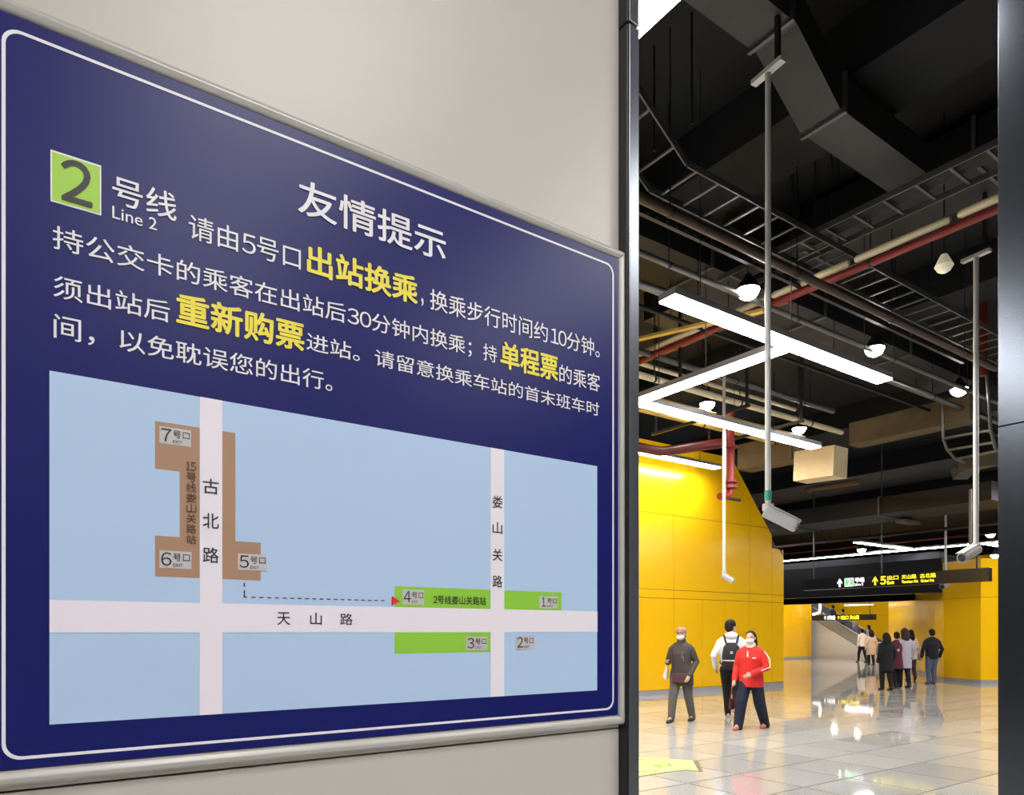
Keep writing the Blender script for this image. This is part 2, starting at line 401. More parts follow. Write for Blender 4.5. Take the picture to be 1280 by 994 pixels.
def fit_text(s, u0, u1, z0, z1, m, bold=0.0, layer=2, name='lettering', spacing=1.0, keep=False):
    me = text_mesh(s, m, name, bold, spacing=spacing)
    xs = [v.co.x for v in me.vertices]; ys = [v.co.y for v in me.vertices]
    x0, x1, y0, y1 = min(xs), max(xs), min(ys), max(ys)
    sx, sz = (u1-u0)/(x1-x0), (z1-z0)/(y1-y0)
    for v in me.vertices: v.co = (u0+(v.co.x-x0)*sx, SV-TH*layer-v.co.z*.002, z0+(v.co.y-y0)*sz)
    o = bpy.data.objects.new(name, me); COL.objects.link(o); return sp(o)
def T(s, xl, xr, top, bot, m, bold=0.0, **k):
    """top and bot: a photo point on the top and bottom edge of the line"""
    return fit_text(s, pu(xl), pu(xr), pz(*bot), pz(*top), m, bold, **k)
Wm, Ym, Km = M['white'], M['yellowp'], M['black']
rect('line_badge', pu(63), pu(126.5), pz(63, 251.5), pz(63, 187), M['white'], 1)
rect('line_badge', pu(65), pu(124.8), pz(65, 250.0), pz(65, 190), M['green2'], 1.5)
T('2', 76, 115.5, (95, 202), (75.6, 249.5), Km, 0.012, layer=3)
T('号线', 140.2, 220.5, (148.6, 220.7), (163.7, 261), Wm, .008)
T('Line 2', 140.2, 196, (140.2, 257.5), (140.2, 273), Wm, .003)
T('友情提示', 372, 556.7, (390.8, 229), (378, 268.5), Wm, .012)
T('请由5号口', 235.6, 375.6, (248, 271), (265, 306.5), Wm, .004)
T('出站换乘', 383.3, 521.8, (399.3, 309.4), (414, 351), Ym, .026)
T(',', 526, 529, (527, 373), (526.6, 383), Wm, .004)
T('换乘步行时间约10分钟。', 537, 749, (544.7, 363), (556.7, 392.5), Wm, .004)
T('持公交卡的乘客在出站后30分钟内换乘；', 65.6, 589, (79, 284.7), (97.3, 321.5), Wm, .004)
T('持', 603.5, 620.6, (611, 431), (618, 454), Wm, .004)
T('单程票', 625, 697, (640.4, 430), (627, 460), Ym, .026)
T('的乘客', 698.6, 749.5, (705.4, 457), (746.5, 490), Wm, .004)
T('须出站后', 66.6, 212, (70, 344), (98.9, 379), Wm, .004)
T('重新购票', 220, 380, (248, 371.6), (221, 405), Ym, .026)
T('进站。请留意换乘车站的首末班车时', 382.5, 748.5, (385.6, 416), (406, 443), Wm, .004)
T('间，', 67, 118, (70, 393), (97.3, 429), Wm, .004)
T('以免耽误您的出行。', 149, 415, (152, 411), (175, 443), Wm, .004)
# map
mu0, mu1 = pu(61.8), pu(746.2); mz0, mz1 = pz(746, 863), pz(62, 463.5)
rect('map_ground', mu0, mu1, mz0, mz1, M['mapblue'], 1)
hz0, hz1 = pz(400, 790.6), pz(62, 750)
rect('brown_station_block', pu(193.7), pu(262), pz(193.7, 586), pz(193.7, 526.5), M['brown'], 1.5)
rect('brown_station_block', pu(224.5), pu(262), pz(193.7, 669.6), pz(193.7, 586), M['brown'], 1.5)
rect('brown_station_block', pu(193.7), pu(325.6), pz(193.7, 720.6), pz(193.7, 669.6), M['brown'], 1.5)
rect('brown_station_block', pu(262), pu(294), pz(193.7, 669.6), pz(193.7, 526.5), M['brown'], 1.5)
rect('green_station_block', pu(493), pu(701.5), hz1, pz(493, 732.7), M['greenp'], 1.5)
rect('green_station_block', pu(493), pu(620), pz(493, 817.5), hz0, M['greenp'], 1.5)
rect('road_strip', mu0, mu1, hz0, hz1, M['road'], 2.3)
rect('road_strip', pu(249.5), pu(277.5), mz0, mz1, M['road'], 2)
rect('road_strip', pu(612.8), pu(629.8), mz0, mz1, M['road'], 2)
def col_chars(chars, xl, xr, ys, m, bold=0.006):
    for ch, (ya, yb) in zip(chars, ys): T(ch, xl, xr, ((xl+xr)/2, ya), ((xl+xr)/2, yb), m, bold, layer=3)
col_chars('古北路', 253, 273.3, ((599, 618), (642, 661), (684.5, 704)), Km)
col_chars('娄山关路', 615, 627.2, ((620, 635.5), (653, 667.5), (686.3, 701.5), (719.5, 734.5)), Km)
T('15', 231.5, 244.8, (238, 578), (238, 588.8), M['brownp'], .004, layer=3)
col_chars('号线娄山关路站', 232.5, 245, [(591.2+k*12.9, 602.8+k*12.9) for k in range(7)], M['brownp'], .008)
for ch, a, b in (('天', 346, 362.3), ('山', 387, 401.8), ('路', 424.5, 440.3)):
    T(ch, a, b, ((a+b)/2, 765.5+(a-346)*.018), ((a+b)/2, 781.5), Km, .006, layer=3)
T('2号线娄山关路站', 540.8, 606.8, (542, 744.2), (606, 756.6), Km, .006, layer=3)
for d, xl, yt, xr, yb in (('7', 199, 533, 238.5, 554), ('6', 199, 688, 239, 710), ('5', 297, 692, 333, 712.5), ('4', 502.5, 737, 529.5, 755.8),
                          ('1', 673.5, 745.5, 696, 760.5), ('3', 582, 796, 608.5, 813.2), ('2', 644.5, 795, 667, 812)):
    z0, z1 = pz(xl, yb), pz(xl, yt); u0, u1 = pu(xl), pu(xr); du, dz = u1-u0, z1-z0
    rect('exit_label', u0, u1, z0, z1, M['label'], 2.5)
    fit_text(d, u0+du*(.05 if d != '1' else .12), u0+du*(.37 if d != '1' else .34), z0+dz*.14, z1-dz*.1, Km, layer=3.5)
    fit_text('号口', u0+du*.42, u1-du*.05, z0+dz*.42, z1-dz*.14, Km, layer=3.5)
    fit_text('EXIT', u0+du*.42, u0+du*.72, z0+dz*.10, z0+dz*.28, Km, layer=3.5)
zd = pz(305, 746.5)
for k in range(2): rect('route_dash', pu(304.3), pu(306), pz(305, 733.5+9*k), pz(305, 729+9*k), M['purple'], 2)
rect('route_dash', pu(304.3), pu(308.5), zd-.0008, zd+.0008, M['purple'], 2)
rect('route_dash', pu(304.3), pu(306), zd-.0008, zd+.004, M['purple'], 2)
ua, ub = pu(314), pu(484); nd = 19
for k in range(nd):
    a = ua+(ub-ua)*k/nd; rect('route_dash', a, a+(ub-ua)/nd*.52, zd-.0008, zd+.0008, M['purple'], 2)
bm = new(); au, bu = pu(489.5), pu(499)
prism(bm, [Vector((au, SV-TH*4, zd-.0075)), Vector((bu, SV-TH*4, zd)), Vector((au, SV-TH*4, zd+.0075))], (0, TH*3, 0))
sp(obj('route_arrow', bm, M['redp']))

# ================================================================== LIGHTS IN THE HALL
def led_bar(label, p, q, w=.23, h=.075, rods=True, group='white linear lights of the hall'):
    p, q = Vector(p), Vector(q); c = (p+q)/2
    t = thing('linear_light', label, 'light', c, 0, group)
    p, q = p-c, q-c; up = Vector((0, 0, 1))
    bm = new(); beam(bm, p+up*h/2, q+up*h/2, w, h); obj('housing', bm, M['housing'], t)
    d = (q-p).normalized()*.008
    bm = new(); beam(bm, p+d-up*.009, q-d-up*.009, w-.012, .02); obj('diffuser', bm, M['led'], t)
    if rods:
        for f in (.12, .5, .88):
            bm = new(); m_ = p.lerp(q, f); tube(bm, [m_+up*h, m_+up*(7.6-c.z)], .006, 6); obj('hanging_wire', bm, M['strut'], t)
    return t
LZ = 5.0
led_bar('longest near linear light, crossing behind the white camera pole', (5.62, 5.2, LZ), (9.94, 5.2, LZ))
led_bar('diagonal linear light joining the two nearest long lights', (7.8, 5.29, LZ), (7.8, 7.74, LZ))
led_bar('second long linear light, ending at the lit tan duct', (7.71, 7.83, LZ), (12.5, 7.83, LZ))
led_bar('linear light hanging close to the top of the yellow wall', (9.0, 11.7, 5.58), (14.45, 11.7, 5.58))
led_bar('wide white light cut off at the top left beside the dark post', (2.90, 1.8, LZ), (2.90, 5.2, LZ), w=.24)
led_bar('very long far linear light running above the direction sign', (31.5, 10.5, LZ), (31.5, 23, LZ))
led_bar('short far linear light joining the long one from the left', (27.1, 15.3, LZ), (31.4, 15.3, LZ))
led_bar('far linear light meeting the long one beside the right jamb', (31.6, 12.6, LZ), (36, 12.6, LZ))
led_bar('small linear light hanging behind the escalator before the orange wall', (41.3, 22.3, 3.1), (41.3, 24.0, 3.1), w=.07)
# the pattern goes on unseen, with extra bars added to light walls and jamb
for k, (p, q) in enumerate((((0.5, 5.2, LZ), (2.7, 5.2, LZ)), ((1.0, 7.83, LZ), (5.2, 7.83, LZ)), ((1.5, 10.15, LZ), (6, 10.15, LZ)),
             ((10.5, 2.6, LZ), (15, 2.6, LZ)), ((17, 2.6, LZ), (22, 2.6, LZ)), ((17, 5.0, LZ), (21, 5.0, LZ)),
             ((36, 19, LZ), (36, 23, LZ)), ((41.5, 22.5, LZ), (41.5, 25.4, LZ)), ((38.6, 26.5, LZ), (40.9, 26.5, LZ)), ((42.3, 20.5, LZ), (44.7, 20.5, LZ)), ((21.5, 15.2, LZ), (21.5, 20, LZ)), ((15.9, 15.2, LZ), (19.0, 15.2, LZ)), ((-5.2, 4.0, LZ), (-.9, 4.0, LZ)), ((-5.2, 7.8, LZ), (-.9, 7.8, LZ)), ((20.3, 6.45, LZ), (23.6, 6.45, LZ)), ((25, 7.3, 4.6), (31, 7.3, 4.6)))):
    led_bar('unseen linear light behind the gate wall or fascia, added to light the hall', p, q, w=.1 if p[0] > 38 else .23, group='hidden linear lights')

def bell_lamp(label, loc, lit=True, r=.13):
    t = thing('pendant_lamp', label, 'lamp', loc, 0, 'bell shaped ceiling lamps')
    bm = new(); lathe(bm, [(.035, r*1.35), (.05, r*1.1), (r*.8, r*.45), (r, 0), (r*.96, 0), (r*.7, r*.4)], n=20); obj('lamp_shade', bm, M['strut'] if lit else M['lampoff'], t, smooth=True)
    bm = new(); lathe(bm, [(r*.9, .012), (r*.92, -.01), (r*.7, -r*.5), (r*.35, -r*.72), (.01, -r*.78)], n=20)
    obj('bulb_cover', bm, M['lampglow'] if lit else M['lampoff'], t, smooth=True)
    bm = new(); tube(bm, [(0, 0, r*1.3), (0, 0, 7.6-loc[2])], .008, 6); obj('cord', bm, M['strut'], t)
    return t
BZ = 5.8
for lab, x, y, z in (('lit bell lamp just above the nearest linear light', 935, 363, BZ), ('lit bell lamp above the right end of the nearest linear light', 1093, 436, BZ),
                  ('lit bell lamp beside the tall right camera pole', 1199, 487, BZ), ('lit bell lamp touching the second linear light', 884, 505, BZ),
                  ('lit bell lamp above the tan duct end', 999, 536, BZ),
                  ('small far bell lamp under the short far linear light', 1077, 687, LZ+.1), ('small far bell lamp just over the direction sign', 1099, 705, 4.4),
                  ('small far bell lamp against the right jamb', 1238, 668, 5.7), ('lowest far bell lamp at the right jamb', 1244, 694, 4.9)):
    bell_lamp(lab, on_z(x, y, z), r=.15 if y < 600 else .19)
bell_lamp('unlit cream bell lamp near the short bracket at upper right', on_z(1180, 333, BZ), False, .10)

for x, y, z in ((45.2, 27, 5), (43.4, 24.4, 5)): bell_lamp('bell lamp hidden behind the black fascia', (x, y, z), r=.2)
# near side ceiling panels (behind and above the viewer)
for i, (x, y) in enumerate(((-1.6, -1.6), (1.2, -1.6), (4.0, -1.6), (-1.6, -3.8), (1.2, -3.8), (4.0, -3.8))):
    t = thing('ceiling_panel_light', 'square ceiling light on the near side of the gate', 'light', (x, y, 4.56), 0, 'near side ceiling lights')
    boxo('frame', (-.62, -.62, 0), (.62, .62, .04), M['housing'], t); boxo('diffuser', (-.6, -.6, -.01), (.6, .6, .0), M['panel'], t)

# ================================================================== CEILING SERVICES
def ladder(name, label, pts, side, rung_step=.33, rail_h=.07, m=None, wires=True):
    """cable ladder: pts along one rail, side = offset to the other rail"""
    m = m or M['galv']; pts = [Vector(p) for p in pts]; side = Vector(side); o = pts[0].copy()
    t = thing(name, label, 'cable tray', o, 0)
    for s in (Vector(), side):
        bm = new()
        for a, b in zip(pts, pts[1:]): beam(bm, a-o+s, b-o+s, .018, rail_h)
        obj('rail', bm, m, t)
    for a, b in zip(pts, pts[1:]):
        L = (b-a).length; k = max(1, int(L/rung_step))
        for i in range(k):
            c = a.lerp(b, (i+.5)/k)-o; bm = new(); beam(bm, c, c+side, .03, .018); obj('rung', bm, m, t)
    if wires:
        bm = new(); a = pts[0]; L = (pts[-1]-pts[0]).length; k = max(2, int(L/2.2))
        for i in range(k):
            c = pts[-2].lerp(pts[-1], (i+.4)/k)-o if len(pts) == 2 else pts[1].lerp(pts[-1], (i+.3)/k)-o
            for s in (Vector(), side): tube(bm, [c+s, (c+s)*1 + Vector((0, 0, 7.6-o.z-c.z))], .012, 6)
        obj('hanger_rod', bm, M['strut'], t)
    return t
ladder('cable_ladder', 'long cable ladder with one end bending up beside the dark post', [(4.3, 4.78, 6.9), (4.79, 4.78, 6.55), (5.45, 4.78, 6.1), (14.5, 4.78, 6.1)], (0, .5, 0))
ladder('cable_ladder', 'cable ladder crossing at upper right above the red pipe', [(7.9, 1.6, 6.3), (7.9, 6.4, 6.3)], (.5, 0, 0))
# cable bundle lying in the right tray
bm = new()
for k in range(6):
    tube(bm, [(8.0+k*.045, 1.7, 6.34), (8.02+k*.04, 4, 6.345), (8.0+k*.05, 6.3, 6.34)], .016, 6)
tag(obj('cable_bundle', bm, M['strut']), 'black cables lying in the ladder above the red pipe', 'cable', kind='stuff')
def pipe(name, label, pts, r, m, cat='pipe', hangers=0, n=14, group=None):
    pts = [Vector(p) for p in pts]; o = pts[0].copy(); t = thing(name, label, cat, o, 0, group)
    bm = new(); tube(bm, [p-o for p in pts], r, n); obj('pipe_run', bm, m, t, smooth=True)
    for i in range(hangers):
        c = pts[0].lerp(pts[-1], (i+.5)/hangers)-o
        bm = new(); d = (pts[-1]-pts[0]).normalized()*.02
        tube(bm, [c-d, c+d], r*1.12, n); obj('clamp', bm, M['strut'], t)
        bm = new(); tube(bm, [c+Vector((0, 0, r)), c+Vector((0, 0, 7.6-o.z))], .008, 6); obj('hanger_rod', bm, M['strut'], t)
    return t
pipe('sprinkler_pipe', 'bright red pipe crossing below the cable ladders', [(8.45, 1.5, 5.93), (8.45, 11.8, 5.93)], .045, M['redpipe'], hangers=5)
# cream tube lengths just above the red pipe, between hangers
t = thing('cream_lengths', 'cream tube lengths running right above the bright red pipe', 'pipe', (8.42, 1.5, 6.03))
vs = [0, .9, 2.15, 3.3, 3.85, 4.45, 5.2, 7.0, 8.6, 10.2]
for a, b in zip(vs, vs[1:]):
    bm = new(); tube(bm, [(0, a+.04, 0), (0, a+.07, 0), (0, b-.07, 0), (0, b-.04, 0)], [.03, .045, .045, .03], 12); obj('cream_length', bm, M['creampipe'], t, smooth=True)
pipe('steel_pipe', 'rusty brown pipe under the long cable ladder', [(4.4, 5.02, 5.75), (13, 5.02, 5.75)], .05, M['brownpipe'], hangers=4)
pipe('steel_pipe', 'grey pipe hanging parallel above the nearest linear light', [(5, 5.75, 5.75), (15, 5.75, 5.75)], .035, M['galv'], hangers=4)
pipe('steel_pipe', 'grey pipe passing behind the lit bell lamps', [(6, 6.5, 5.9), (19, 6.5, 5.9)], .05, M['galv'], hangers=4)
pipe('steel_pipe', 'thin dark pipe over the second linear light', [(6, 7.1, 6.0), (20, 7.1, 6.0)], .03, M['darkduct'], hangers=4)
# slotted strut channel with dots
t = thing('strut_channel', 'slotted steel channel left of the nearest linear light', 'channel', (5, 5.5, 6.0))
bm = new(); beam(bm, (-.8, 0, 0), (8, 0, 0), .05, .045); obj('channel', bm, M['strut'], t)
for k in range(22): 
    bm = new(); bx(bm, (.15*k, -.027, -.01), (.15*k+.05, -.024, .01)); obj('slot', bm, M['galv'], t)
# bundle of lit pipes above the second linear light, at the left
for i, (v, z, r, m, lab) in enumerate(((8.15, 5.95, .05, 'galv', 'grey pipe, nearest of the bundle over the diagonal light'), (8.5, 5.75, .055, 'creampipe', 'thick cream pipe in the bundle over the diagonal light'),
        (8.9, 5.6, .045, 'yellowpipe', 'yellowed pipe beside the thick cream pipe'), (9.35, 5.55, .045, 'yellowpipe', 'farther yellowed pipe of the bundle above the yellow wall'),
        (9.0, 6.2, .04, 'creampipe', 'thin cream pipe highest in the bundle'), (9.9, 5.9, .04, 'brownpipe', 'brown pipe at the back of the bundle'))):
    pipe('service_pipe', lab, [(5.5, v, z), (14.5 if i % 2 else 13.6, v, z)], r, M[m], hangers=4)
for i, u in enumerate((7.2, 8.9, 10.6, 12.2)):
    bm = new(); beam(bm, (u, 7.9, 5.47), (u, 10.2, 5.47), .05, .05); tz = 6.995 if u < 7.7 else 7.595; beam(bm, (u, 7.95, 5.47), (u, 7.95, tz), .04, .04); beam(bm, (u, 10.1, 5.47), (u, 10.1, tz), .04, .04)
    tag(obj('pipe_rack', bm, M['strut']), ['black trapeze rack nearest the dark post', 'second black trapeze rack carrying the pipe bundle', 'third black trapeze rack carrying the pipe bundle', 'last black trapeze rack before the tan duct'][i], 'rack', 'black pipe racks')
# angled galvanised brace seen left of the nearest light
bm = new(); beam(bm, (7.3, 8.5, 5.85), (8.35, 6.0, 5.85), .09, .04)
tag(obj('brace_channel', bm, M['yellowpipe']), 'slanting lit channel below the left end of the nearest light', 'channel')
# red pipes on the left
pipe('fire_pipe', 'dull red pipe below the second linear light', [(7.0, 9.6, 4.95), (10.2, 9.6, 4.95), (11.45, 9.1, 5.2)], .09, M['darkred'])
pipe('fire_pipe', 'dull red pipe crossing behind the nearest light', [(8.9, 6.0, 6.2), (8.9, 11.9, 6.2)], .10, M['darkred'])
t = thing('fire_riser', 'red vertical drop pipe with flanges in front of the yellow wall', 'pipe', (11.55, 9.05, 0))
bm = new(); tube(bm, [(0, 0, 5.8), (0, 0, 4.35)], .085, 14); obj('riser', bm, M['redpipe'], t, smooth=True)
for z in (4.32, 4.42, 5.1):
    bm = new(); tube(bm, [(0, 0, z), (0, 0, z+.04)], .14, 16); obj('flange', bm, M['redpipe'], t)
bm = new(); tube(bm, [(0, 0, 4.36), (0, 0, 4.25), (-.1, -.02, 4.16), (-.35, -.04, 4.12)], .07, 12); obj('elbow', bm, M['redpipe'], t, smooth=True)
bm = new(); tube(bm, [(-.12, 0, 4.12), (.3, 0, 4.12)], .03, 10); obj('valve', bm, M['strut'], t)
pipe('fire_pipe', 'thin red pipe running above the very long far light', [(31.4, 8.5, 5.35), (31.4, 23, 5.35)], .05, M['darkred'], hangers=4)
pipe('fire_pipe', 'thin red vertical pipe at the right behind the camera pole', [at(1229, 330, 12), at(1229, 470, 12)], .06, M['darkred'])
# S-shaped galvanised duct, upper centre
def duct(name, label, pts, w, h, m, joints=(), cat='duct'):
    pts = [Vector(p) for p in pts]; o = pts[0].copy(); t = thing(name, label, cat, o)
    bm = new(); rings = []
    for i, p in enumerate(pts):
        d = (pts[min(i+1, len(pts)-1)]-pts[max(i-1, 0)]); s = Vector((-d.y, d.x, 0)).normalized(); u = s.cross(d.normalized())*-1
        if u.z < 0: u = -u
        rings.append([bm.verts.new(p-o+s*a*w/2+u*b*h/2) for a, b in ((-1, -1), (1, -1), (1, 1), (-1, 1))])
    for a, b in zip(rings, rings[1:]):
        for k in range(4): bm.faces.new((a[k], a[(k+1) % 4], b[(k+1) % 4], b[k]))
    bm.faces.new(rings[0]); bm.faces.new(rings[-1]); obj('duct_run', bm, m, t)
    for j in joints:
        i = int(j); c = pts[i].lerp(pts[i+1], j-i)-o; d = (pts[i+1]-pts[i]).normalized()
        bm = new(); beam(bm, c-d*.02, c+d*.02, w+.06, h+.06); obj('joint_flange', bm, M['galv'], t)
    return t
duct('air_duct', 'galvanised square duct stepping down above the white camera pole', [(2.2, 4.05, 7.17), (5.85, 4.05, 7.17), (6.55, 4.05, 6.7), (8.3, 4.05, 6.7)], .42, .34, M['duct'], (0.2, .55, 0.97, 2.02))
duct('air_duct', 'wide dark duct under the ceiling at the top', [(9.6, 1.5, 7.2), (9.6, 9, 7.2)], .9, .5, M['darkduct'], (.3, .6))
duct('air_duct', 'dark duct across the top left of the hall ceiling', [(2.5, 6.9, 6.72), (16, 6.9, 6.72)], .8, .4, M['darkduct'], (.2, .4, .6, .8))
duct('air_duct', 'wide black duct low over the middle of the hall', [(15.5, 5.6, 6.0), (24, 5.6, 6.0)], 1.1, .5, M['darkduct'], (.3, .7))
# one tan duct, lit end and dim rest; the light difference is in the colours
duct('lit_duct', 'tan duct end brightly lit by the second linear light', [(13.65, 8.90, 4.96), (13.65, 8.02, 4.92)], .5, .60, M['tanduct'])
duct('dim_duct_rest', 'dim rest of the tan duct behind its lit end, darkened by colour', [(13.65, 10.3, 5.42), (13.65, 8.95, 5.40)], .5, .55, M['concrete'])  # same duct as the lit end, its dimness put into the brown colour
bm = new(); bx(bm, (15.3, 6.35, 5.65), (15.75, 8.8, 6.15))
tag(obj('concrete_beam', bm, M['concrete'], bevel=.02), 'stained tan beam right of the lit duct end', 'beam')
# curved cable ladder at the right plus curved white trough
o = at(1215, 520, 14); t = thing('curved_ladder', 'curved cable ladder beside the right jamb', 'cable tray', o)
prof = [(1178, 500), (1179, 548), (1184, 562), (1194, 573), (1206, 578)]
prof2 = [(1230, 430), (1236, 500), (1238, 535), (1244, 560), (1252, 570)]
for pr, Y in ((prof, 14), (prof2, 12.6)):
    bm = new(); tube(bm, [at(x, y, Y)-o for x, y in pr], .03, 8); obj('rail', bm, M['galv'], t)
for (a, b) in (((1179, 548), (1238, 538)), ((1184, 563), (1243, 553)), ((1195, 574), (1246, 564))):
    bm = new(); beam(bm, at(*a, 14)-o, at(*b, 12.6)-o, .04, .04); obj('rung', bm, M['galv'], t)
bm = new(); pts = [at(x, y, Y) for x, y, Y in ((1199, 594, 15), (1206, 586, 14.8), (1218, 580, 14.5), (1234, 576, 14), (1252, 574, 13.5))]
for a, b in zip(pts, pts[1:]): beam(bm, a, b, .3, .22)
tag(obj('curved_trough', bm, M['duct']), 'pale curved cable trough below the curved ladder', 'trough')
bm = new(); tube(bm, [at(1213, 612, 15.5), at(1213, 683, 15.5)], .032, 10)
tag(obj('support_post', bm, M['galv']), 'thin grey hanging post left of the right camera pole', 'post')
# a few glints of foil and brackets in the dark over the far hall
for k, (x, y, s) in enumerate(((1145, 628, .35), (1158, 642, .25), (1135, 653, .45), (1105, 632, .25))):
    c = at(x, y, 20); bm = new(); bx(bm, c-Vector((s, .12, .04)), c+Vector((s, .12, .04)))
    tag(obj('foil_duct_joint', bm, M['galv']), ['higher left', 'higher right', 'lowest', 'leftmost'][k]+' faint foil patch in the dark above the direction sign', 'duct', 'foil patches in the dark')
pipe('steel_pipe', 'orange brown pipe glimpsed right of the lit duct end', [at(1010, 612, 19), at(1075, 602, 17)], .07, M['brownpipe'])
pipe('steel_pipe', 'dark conduit low over the direction sign', [(23, 8.0, 4.6), (23, 20, 4.6)], .05, M['brownpipe'])
duct('air_duct', 'broad black duct above the direction sign', [(20, 7.5, 4.9), (20, 21, 4.9)], 1.6, .45, M['darkduct'], (.2, .4, .6, .8))

# ================================================================== CCTV CAMERAS ON POLES
def cctv(label, base, top_z, head_dir, L=.30, r=.045, pr=.025, bracket=True, tape=False):
    """base: bottom of the pole, where the camera head hangs"""
    base = Vector(base); t = thing('surveillance_camera', label, 'camera', base, 0, 'pole hung surveillance cameras')
    h = top_z-base.z
    bm = new(); tube(bm, [(0, 0, 0), (0, 0, h)], pr, 14); obj('pole', bm, M['pole'], t, smooth=True)
    if bracket:
        bm = new(); beam(bm, (-.02, -.17, h+.02), (.02, .17, h+.02), .07, .04)
        obj('ceiling_bracket', bm, M['pole'], t)
        bm = new(); beam(bm, (0, -.1, h+.04), (0, -.1, 7.6-base.z), .04, .04); obj('bracket_hanger', bm, M['strut'], t)
    d = Vector(head_dir).normalized()
    bm = new(); tube(bm, [(0, 0, .02), (0, 0, -.04)], r*.8, 12); obj('swivel', bm, M['cctv'], t, smooth=True)
    bm = new(); p = Vector((0, 0, -.05)) - d*.03
    tube(bm, [p, p+d*.01, p+d*(L-.015), p+d*L], [r*.85, r, r, r*.9], 20); obj('housing', bm, M['cctv'], t)
    bm = new(); tube(bm, [p+d*L*.99, p+d*(L+.006)], r*.75, 16); obj('lens_face', bm, M['lens'], t)
    s = d.cross(Vector((0, 0, 1))).normalized()
    bm = new(); q = p+Vector((0, 0, r*1.08)); beam(bm, q, q+d*(L+.04), r*1.7, .008); obj('sun_shield', bm, M['cctv'], t)
    if tape:
        bm = new(); tube(bm, [(0, 0, .05), (0, 0, .14)], pr*1.15, 14); obj('tape_band', bm, M['teal'], t, )
    return t
b = at(960, 633, 6.5); cctv('white camera on the long near pole, aimed down to the right, teal tape', b, at(960, 92, 6.5).z, RT*1.0 - FW*.35 + Vector((0, 0, -.62)), .31, .06, .026, tape=True)
b = at(905, 716, 12.5); cctv('small camera on the thin pole in front of the yellow wall', b, 6.0, RT - FW*.3 + Vector((0, 0, -.7)), .22, .05, .028, bracket=False)
b = at(1220, 682, 9.0); cctv('white camera on the right pole, aimed down to the left', b, at(1217, 322, 9.0).z, -RT*1.0 - FW*.55 + Vector((0, 0, -.45)), .36, .065, .03)
b = at(1182, 729, 21.8); cctv('tiny camera peeping out below the direction sign', b, 5.5, -RT - FW*.8 + Vector((0, 0, -.35)), .30, .085, .035, bracket=False)

# ================================================================== DIRECTION SIGNS
def text_on_x(s, u, va, vb, z0, z1, m, parent, bold=0.0, name='lettering'):
    """lettering on a plane x = u facing the viewer; va (left) > vb (right)"""
    me = text_mesh(s, m, name, bold)
    xs = [v.co.x for v in me.vertices]; ys = [v.co.y for v in me.vertices]; x0, x1, y0, y1 = min(xs), max(xs), min(ys), max(ys)
    for v in me.vertices:
        v.co = Vector((u-v.co.z*.02, va+(vb-va)*(v.co.x-x0)/(x1-x0), z0+(z1-z0)*(v.co.y-y0)/(y1-y0))) - parent.location
    o = bpy.data.objects.new(name, me); COL.objects.link(o); o.parent = parent; return o
SU = 22.3; sz0, sz1 = 2.93, 3.31
va, vb = on_x(1003, 720, SU).y, on_x(1236, 720, SU).y
ds = thing('direction_sign', 'long black hanging direction sign with lit line and exit text', 'sign', (SU, (va+vb)/2, sz0))
boxo('sign_case', (0, -(va-vb)/2, 0), (.22, (va-vb)/2, sz1-sz0), M['signbox'], ds, bevel=.01)
for x in (1015, 1100, 1219):
    v = on_x(x, 700, SU).y-(va+vb)/2; bm = new(); tube(bm, [(.1, v, sz1-sz0), (.1, v, 5.2 if x < 1200 else 7.6-sz0)], .022, 8); obj('hanging_rod', bm, M['galv'] if x < 1200 else M['strut'], ds)
def arrow(bm, u, vc, zc, h):
    w = h*.62
    pts = [(0, h/2), (w/2, 0.02*h), (w/2, -.16*h), (.1*h, .18*h), (.1*h, -h/2), (-.1*h, -h/2), (-.1*h, .18*h), (-w/2, -.16*h), (-w/2, .02*h)]
    vs = [bm.verts.new((u, vc-a, zc+b)) for a, b in pts]; bm.faces.new(vs)
def V(x): return on_x(x, 728, SU).y
fu = SU-.004; mz = 3.12
bm = new(); arrow(bm, -.004, V(1049.8)-(va+vb)/2, mz-sz0, .27); obj('arrow_mark', bm, M['txtw'], ds)
bm = new(); arrow(bm, -.004, V(1094)-(va+vb)/2, mz-sz0, .27); obj('arrow_mark', bm, M['txty'], ds)
boxo('line_square', (-.005, V(1067)-(va+vb)/2, mz-.13-sz0), (-.002, V(1056)-(va+vb)/2, mz+.13-sz0), M['txtw'], ds)
boxo('line_square', (-.008, V(1066.2)-(va+vb)/2, mz-.115-sz0), (-.004, V(1056.8)-(va+vb)/2, mz+.115-sz0), M['txtg'], ds)
text_on_x('2', SU-.010, V(1059.3), V(1063.8), mz-.08, mz+.08, M['txtw'], ds)
text_on_x('号线', fu, V(1068.5), V(1080.5), mz-.01, mz+.13, M['txtw'], ds, .02)
text_on_x('Line 2', fu, V(1068.5), V(1079), mz-.12, mz-.04, M['txtw'], ds, .02)
text_on_x('5', fu, V(1100.5), V(1107.5), mz-.13, mz+.13, M['txty'], ds, .03)
text_on_x('出口', fu, V(1109), V(1123), mz+.0, mz+.13, M['txty'], ds, .01)
text_on_x('Exit', fu, V(1109), V(1118), mz-.13, mz-.03, M['txty'], ds, .02)
text_on_x('天山路', fu, V(1127), V(1145.5), mz+.0, mz+.13, M['txty'], ds, .01)
text_on_x('Tianshan Rd.', fu, V(1127), V(1148), mz-.12, mz-.04, M['txty'], ds, .02)
text_on_x('古北路', fu, V(1150), V(1170), mz+.0, mz+.13, M['txty'], ds, .01)
text_on_x('Gubei Rd.', fu, V(1151), V(1168), mz-.12, mz-.04, M['txty'], ds, .02)
